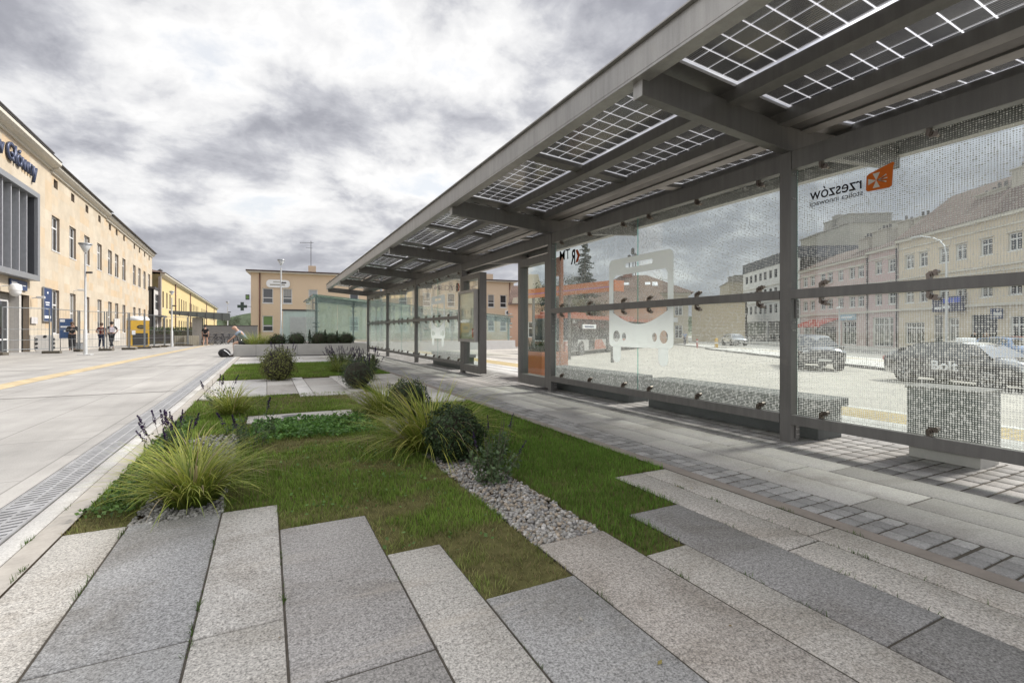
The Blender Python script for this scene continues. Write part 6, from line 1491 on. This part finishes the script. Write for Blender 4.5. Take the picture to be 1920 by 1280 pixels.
# ------------------------------------------------------------------ people
skin = M('skin', (.48, .29, .21), .55, var=.06); hairb = M('brown hair', (.07, .04, .022), .7, var=.3); hairk = M('dark hair', (.02, .015, .013), .7)
def skinned(name, V, E, R, m, parent, sub=1):
    me = bpy.data.meshes.new(name); me.from_pydata(V, E, []); ob = bpy.data.objects.new(name, me); COL.objects.link(ob)
    md = ob.modifiers.new('s', 'SKIN'); md.use_smooth_shade = True
    for k, r in enumerate(R): me.skin_vertices[0].data[k].radius = (r, r) if not isinstance(r, tuple) else r
    me.skin_vertices[0].data[0].use_root = True
    ob.modifiers.new('u', 'SUBSURF').levels = sub
    dg = bpy.context.evaluated_depsgraph_get(); dg.update(); m2 = bpy.data.meshes.new_from_object(ob.evaluated_get(dg)); bpy.data.objects.remove(ob); m2.name = name
    setm(m2, m); return link(name, m2, parent)
def person(label, loc, rz, J, top, legs, hair, shoes, sleeve=.5, shorts=None, H=1.75, hairlen=0, print_=None):
    """J: joint positions (pelvis, chest, neck, head, and L/R shoulder elbow wrist hip knee ankle toe), facing -y, metres for 1.75 m"""
    t = thing('person', label, 'person', loc, rz, 'people on the plaza'); k = H / 1.75; t.scale = (k, k, k)
    V, E, R = [], [], []
    def add(p, r, par=None):
        V.append(tuple(p)); R.append(r)
        if par is not None: E.append((par, len(V) - 1))
        return len(V) - 1
    pe = add(J['pelvis'], (.125, .10)); wa = add(Vector(J['pelvis']).lerp(Vector(J['chest']), .5), (.125, .095), pe); ch = add(J['chest'], (.15, .11), wa); nk = add(J['neck'], .055, ch)
    hd = add(Vector(J['neck']).lerp(Vector(J['head']), .45), .068, nk); h2 = add(J['head'], (.082, .098), hd); add(Vector(J['head']) + Vector((0, 0, .085)), (.062, .07), h2)
    f = Vector(J.get('face', (0, -1, 0))).normalized(); add(Vector(J['head']) + f * .105 + Vector((0, 0, -.015)), .016, h2)
    hands = []
    for s in 'LR':
        a = add(J['sh' + s], .055, ch); b_ = add(J['el' + s], .042, a); c = add(J['wr' + s], .027, b_); d = (Vector(J['wr' + s]) - Vector(J['el' + s])).normalized(); pm_ = add(Vector(J['wr' + s]) + d * .06, (.036, .018), c)
        sd_ = d.cross(Vector((0, 1, 0))); sd_ = sd_.normalized() if sd_.length > .1 else Vector((1, 0, 0))
        for q in (-.026, -.009, .009, .026): add(Vector(J['wr' + s]) + d * (.145 - abs(q)) + sd_ * q, .008, add(Vector(J['wr' + s]) + d * .10 + sd_ * q, .009, pm_))
        add(Vector(J['wr' + s]) + d * .08 + sd_ * .055, .009, c)
        a = add(J['hi' + s], .088, pe); b_ = add(J['kn' + s], .058, a); c = add(J['an' + s], .036, b_); add(J['to' + s], .034, c)
    body = skinned('body', V, E, R, skin, t)
    lv = lambda a, b_, f_: Vector(J[a]).lerp(Vector(J[b_]), f_)
    V, E, R = [], [], []; pe = add(lv('pelvis', 'chest', -.1), (.142, .118)); wa = add(lv('pelvis', 'chest', .5), (.142, .112), pe); ch = add(J['chest'], (.165, .125), wa); add(lv('chest', 'neck', .75), .07, ch)
    for s in 'LR':
        a = add(J['sh' + s], .07, ch); 
        if sleeve <= .5: add(lv('sh' + s, 'el' + s, sleeve * 1.6), .062, a)
        else: add(J['wr' + s], .040, add(J['el' + s], .056, a))
    o = skinned('shirt', V, E, R, top, t)
    V, E, R = [], [], []; pe = add(J['pelvis'], (.138, .115))
    for s in 'LR':
        a = add(J['hi' + s], .10, pe); 
        if shorts: add(lv('hi' + s, 'kn' + s, shorts), .088, a)
        else: add(lv('kn' + s, 'an' + s, .93), .052, add(J['kn' + s], .072, a))
    skinned('trousers', V, E, R, legs, t)
    for s in 'LR':
        V, E, R = [], [], []; a = add(J['an' + s], .045); add(J['to' + s], .042, a); skinned('shoe', V, E, R, shoes, t)
    if hair:
        b = MB(); c = Vector(J['head']) - f * .018 + Vector((0, 0, .045)); b.ball((0, 0, 0), .112, 8, 1.0, Matrix.Translation(c) @ Matrix.Diagonal((.92, 1.02, .95, 1)))
        if hairlen: b.tube(c - f * .03, Vector(J['neck']) - f * .055 + Vector((0, 0, -hairlen)), .10, .05, 10)
        b.build('hair', hair, t)
    if print_:
        c = Vector(J['chest']); MB().box(-.12, .12, -.004, .004, -.24, .10, Matrix.Translation(c - f * .128)).build('shirt_print', print_, t)
    return t
def stand(lean=0, stride=0, arms=.05, cross=0):
    J = dict(pelvis=(0, 0, .95), chest=(0, -lean * .5, 1.30), neck=(0, -lean * .8, 1.50), head=(0, -lean, 1.63))
    for s, q in (('L', 1), ('R', -1)):
        J['sh' + s] = (q * .19, -lean * .7, 1.42); J['el' + s] = (q * .25, .03 - lean * .5 - q * stride * .2, 1.14); J['wr' + s] = (q * .24, -arms - lean * .5 - q * stride * .35, .88)
        J['hi' + s] = (q * .095, 0, .90); J['kn' + s] = (q * (.10 - cross * .06), -.03 + q * stride * .45, .49); J['an' + s] = (q * (.10 - cross * .18), .02 + q * stride, .08 + max(0, q * stride) * .25); J['to' + s] = (q * (.11 - cross * .18), -.13 + q * stride, .035)
    return J
blk = M('black cloth', (.014, .014, .016), .9, var=.2); mar = M('maroon cloth', (.11, .018, .025), .9, var=.2); jean = M('navy denim', (.022, .032, .07), .9, var=.25); char = M('charcoal denim', (.03, .032, .038), .9, var=.25); grb = M('grey blue cloth', (.20, .24, .30), .9, var=.15)
sneak = M('white shoes', (.62, .61, .60), .6); dshoe = M('dark shoes', (.025, .022, .02), .6)
J = stand(.16, 0, .25); J['wrL'] = (.07, -.34, 1.42); J['elL'] = (.24, -.22, 1.18); J['wrR'] = (-.07, -.32, 1.24); J['elR'] = (-.26, -.14, 1.14); J['head'] = (0, -.22, 1.58)
person('person in black with brown hair, head bowed, hands to face, at the station side door', (-10.6, 38.5, gz(-10.6, 38.5)), rad(20), J, blk, blk, hairb, dshoe, .95, hairlen=.05, H=1.78)
J = stand(.03, .04, .08); J['elL'] = (.27, .10, 1.15); J['wrL'] = (.12, -.06, 1.02)
person('person in maroon T-shirt and jeans seen from behind, left of the pair', (-10.2, 42.7, gz(-10.2, 42.7)), rad(160), J, mar, jean, hairb, dshoe, .5, H=1.78)
J = stand(0, .05, .1, 1); J['elL'] = (.30, .08, 1.16); J['elR'] = (-.30, .08, 1.16); J['wrL'] = (.18, -.06, .98); J['wrR'] = (-.18, -.06, .98)
person('person in black T-shirt with pale print, legs crossed, right of the pair', (-9.55, 42.3, gz(-9.55, 42.3)), rad(200), J, blk, char, hairk, dshoe, .5, H=1.85, print_=M('pale lilac print', (.55, .50, .56), .8))
J = stand(0, .16, .06); person('person in black top and shorts walking away with bare legs and white shoes', (-4.35, 45.3, gz(-4.35, 45.3)), rad(170), J, blk, blk, hairk, sneak, .5, .45, H=1.66)
J = dict(pelvis=(0, .10, .60), chest=(0, -.16, .93), neck=(0, -.30, 1.10), head=(0, -.40, 1.20), shL=(.19, -.24, 1.03), shR=(-.19, -.24, 1.03), elL=(.24, -.42, .80), elR=(-.24, -.42, .80), wrL=(.10, -.58, .66), wrR=(-.10, -.58, .66), hiL=(.10, .04, .58), hiR=(-.10, .04, .58), knL=(.15, -.42, .55), knR=(-.15, -.42, .55), anL=(.13, -.40, .09), anR=(-.13, -.40, .09), toL=(.14, -.55, .035), toR=(-.14, -.55, .035), face=(0, -1, -.25))
person('person in grey blue T-shirt with bald head sitting hunched on the planter end', (-.86, 24.4, .0), rad(-88), J, grb, M('dark shorts', (.05, .055, .06), .9), None, sneak, .5, .75, H=1.78)
t = thing('backpack', 'black backpack with white strap on the ground at the planter corner', 'bag', (-1.58, 23.35, 0), rad(30))
MB().ball((0, 0, .17), .22, 8, .85).box(-.16, .16, -.2, -.12, .05, .22).build('sack', blk, t); b = MB(); b.path([(-.1, -.19, .30), (.02, -.22, .2), (.14, -.2, .08)], .018, 6); b.build('strap', white_p, t)
for x, y, l, tp in ((46.1, 43.9, 'far person in blue top beyond the road left of the silver car', M('pale blue cloth', (.22, .30, .48), .9)), (48.1, 17.1, 'far pedestrian in black on the pavement behind the taxi', blk), (48.6, 16.6, 'far pedestrian in brown on the pavement behind the taxi', M('brown cloth', (.16, .09, .06), .9))):
    person(l, (x, y, -.62 if x > 40 and y < 20 else -.75), rad(150), stand(0, .12), tp, jean, hairk, dshoe, .5)
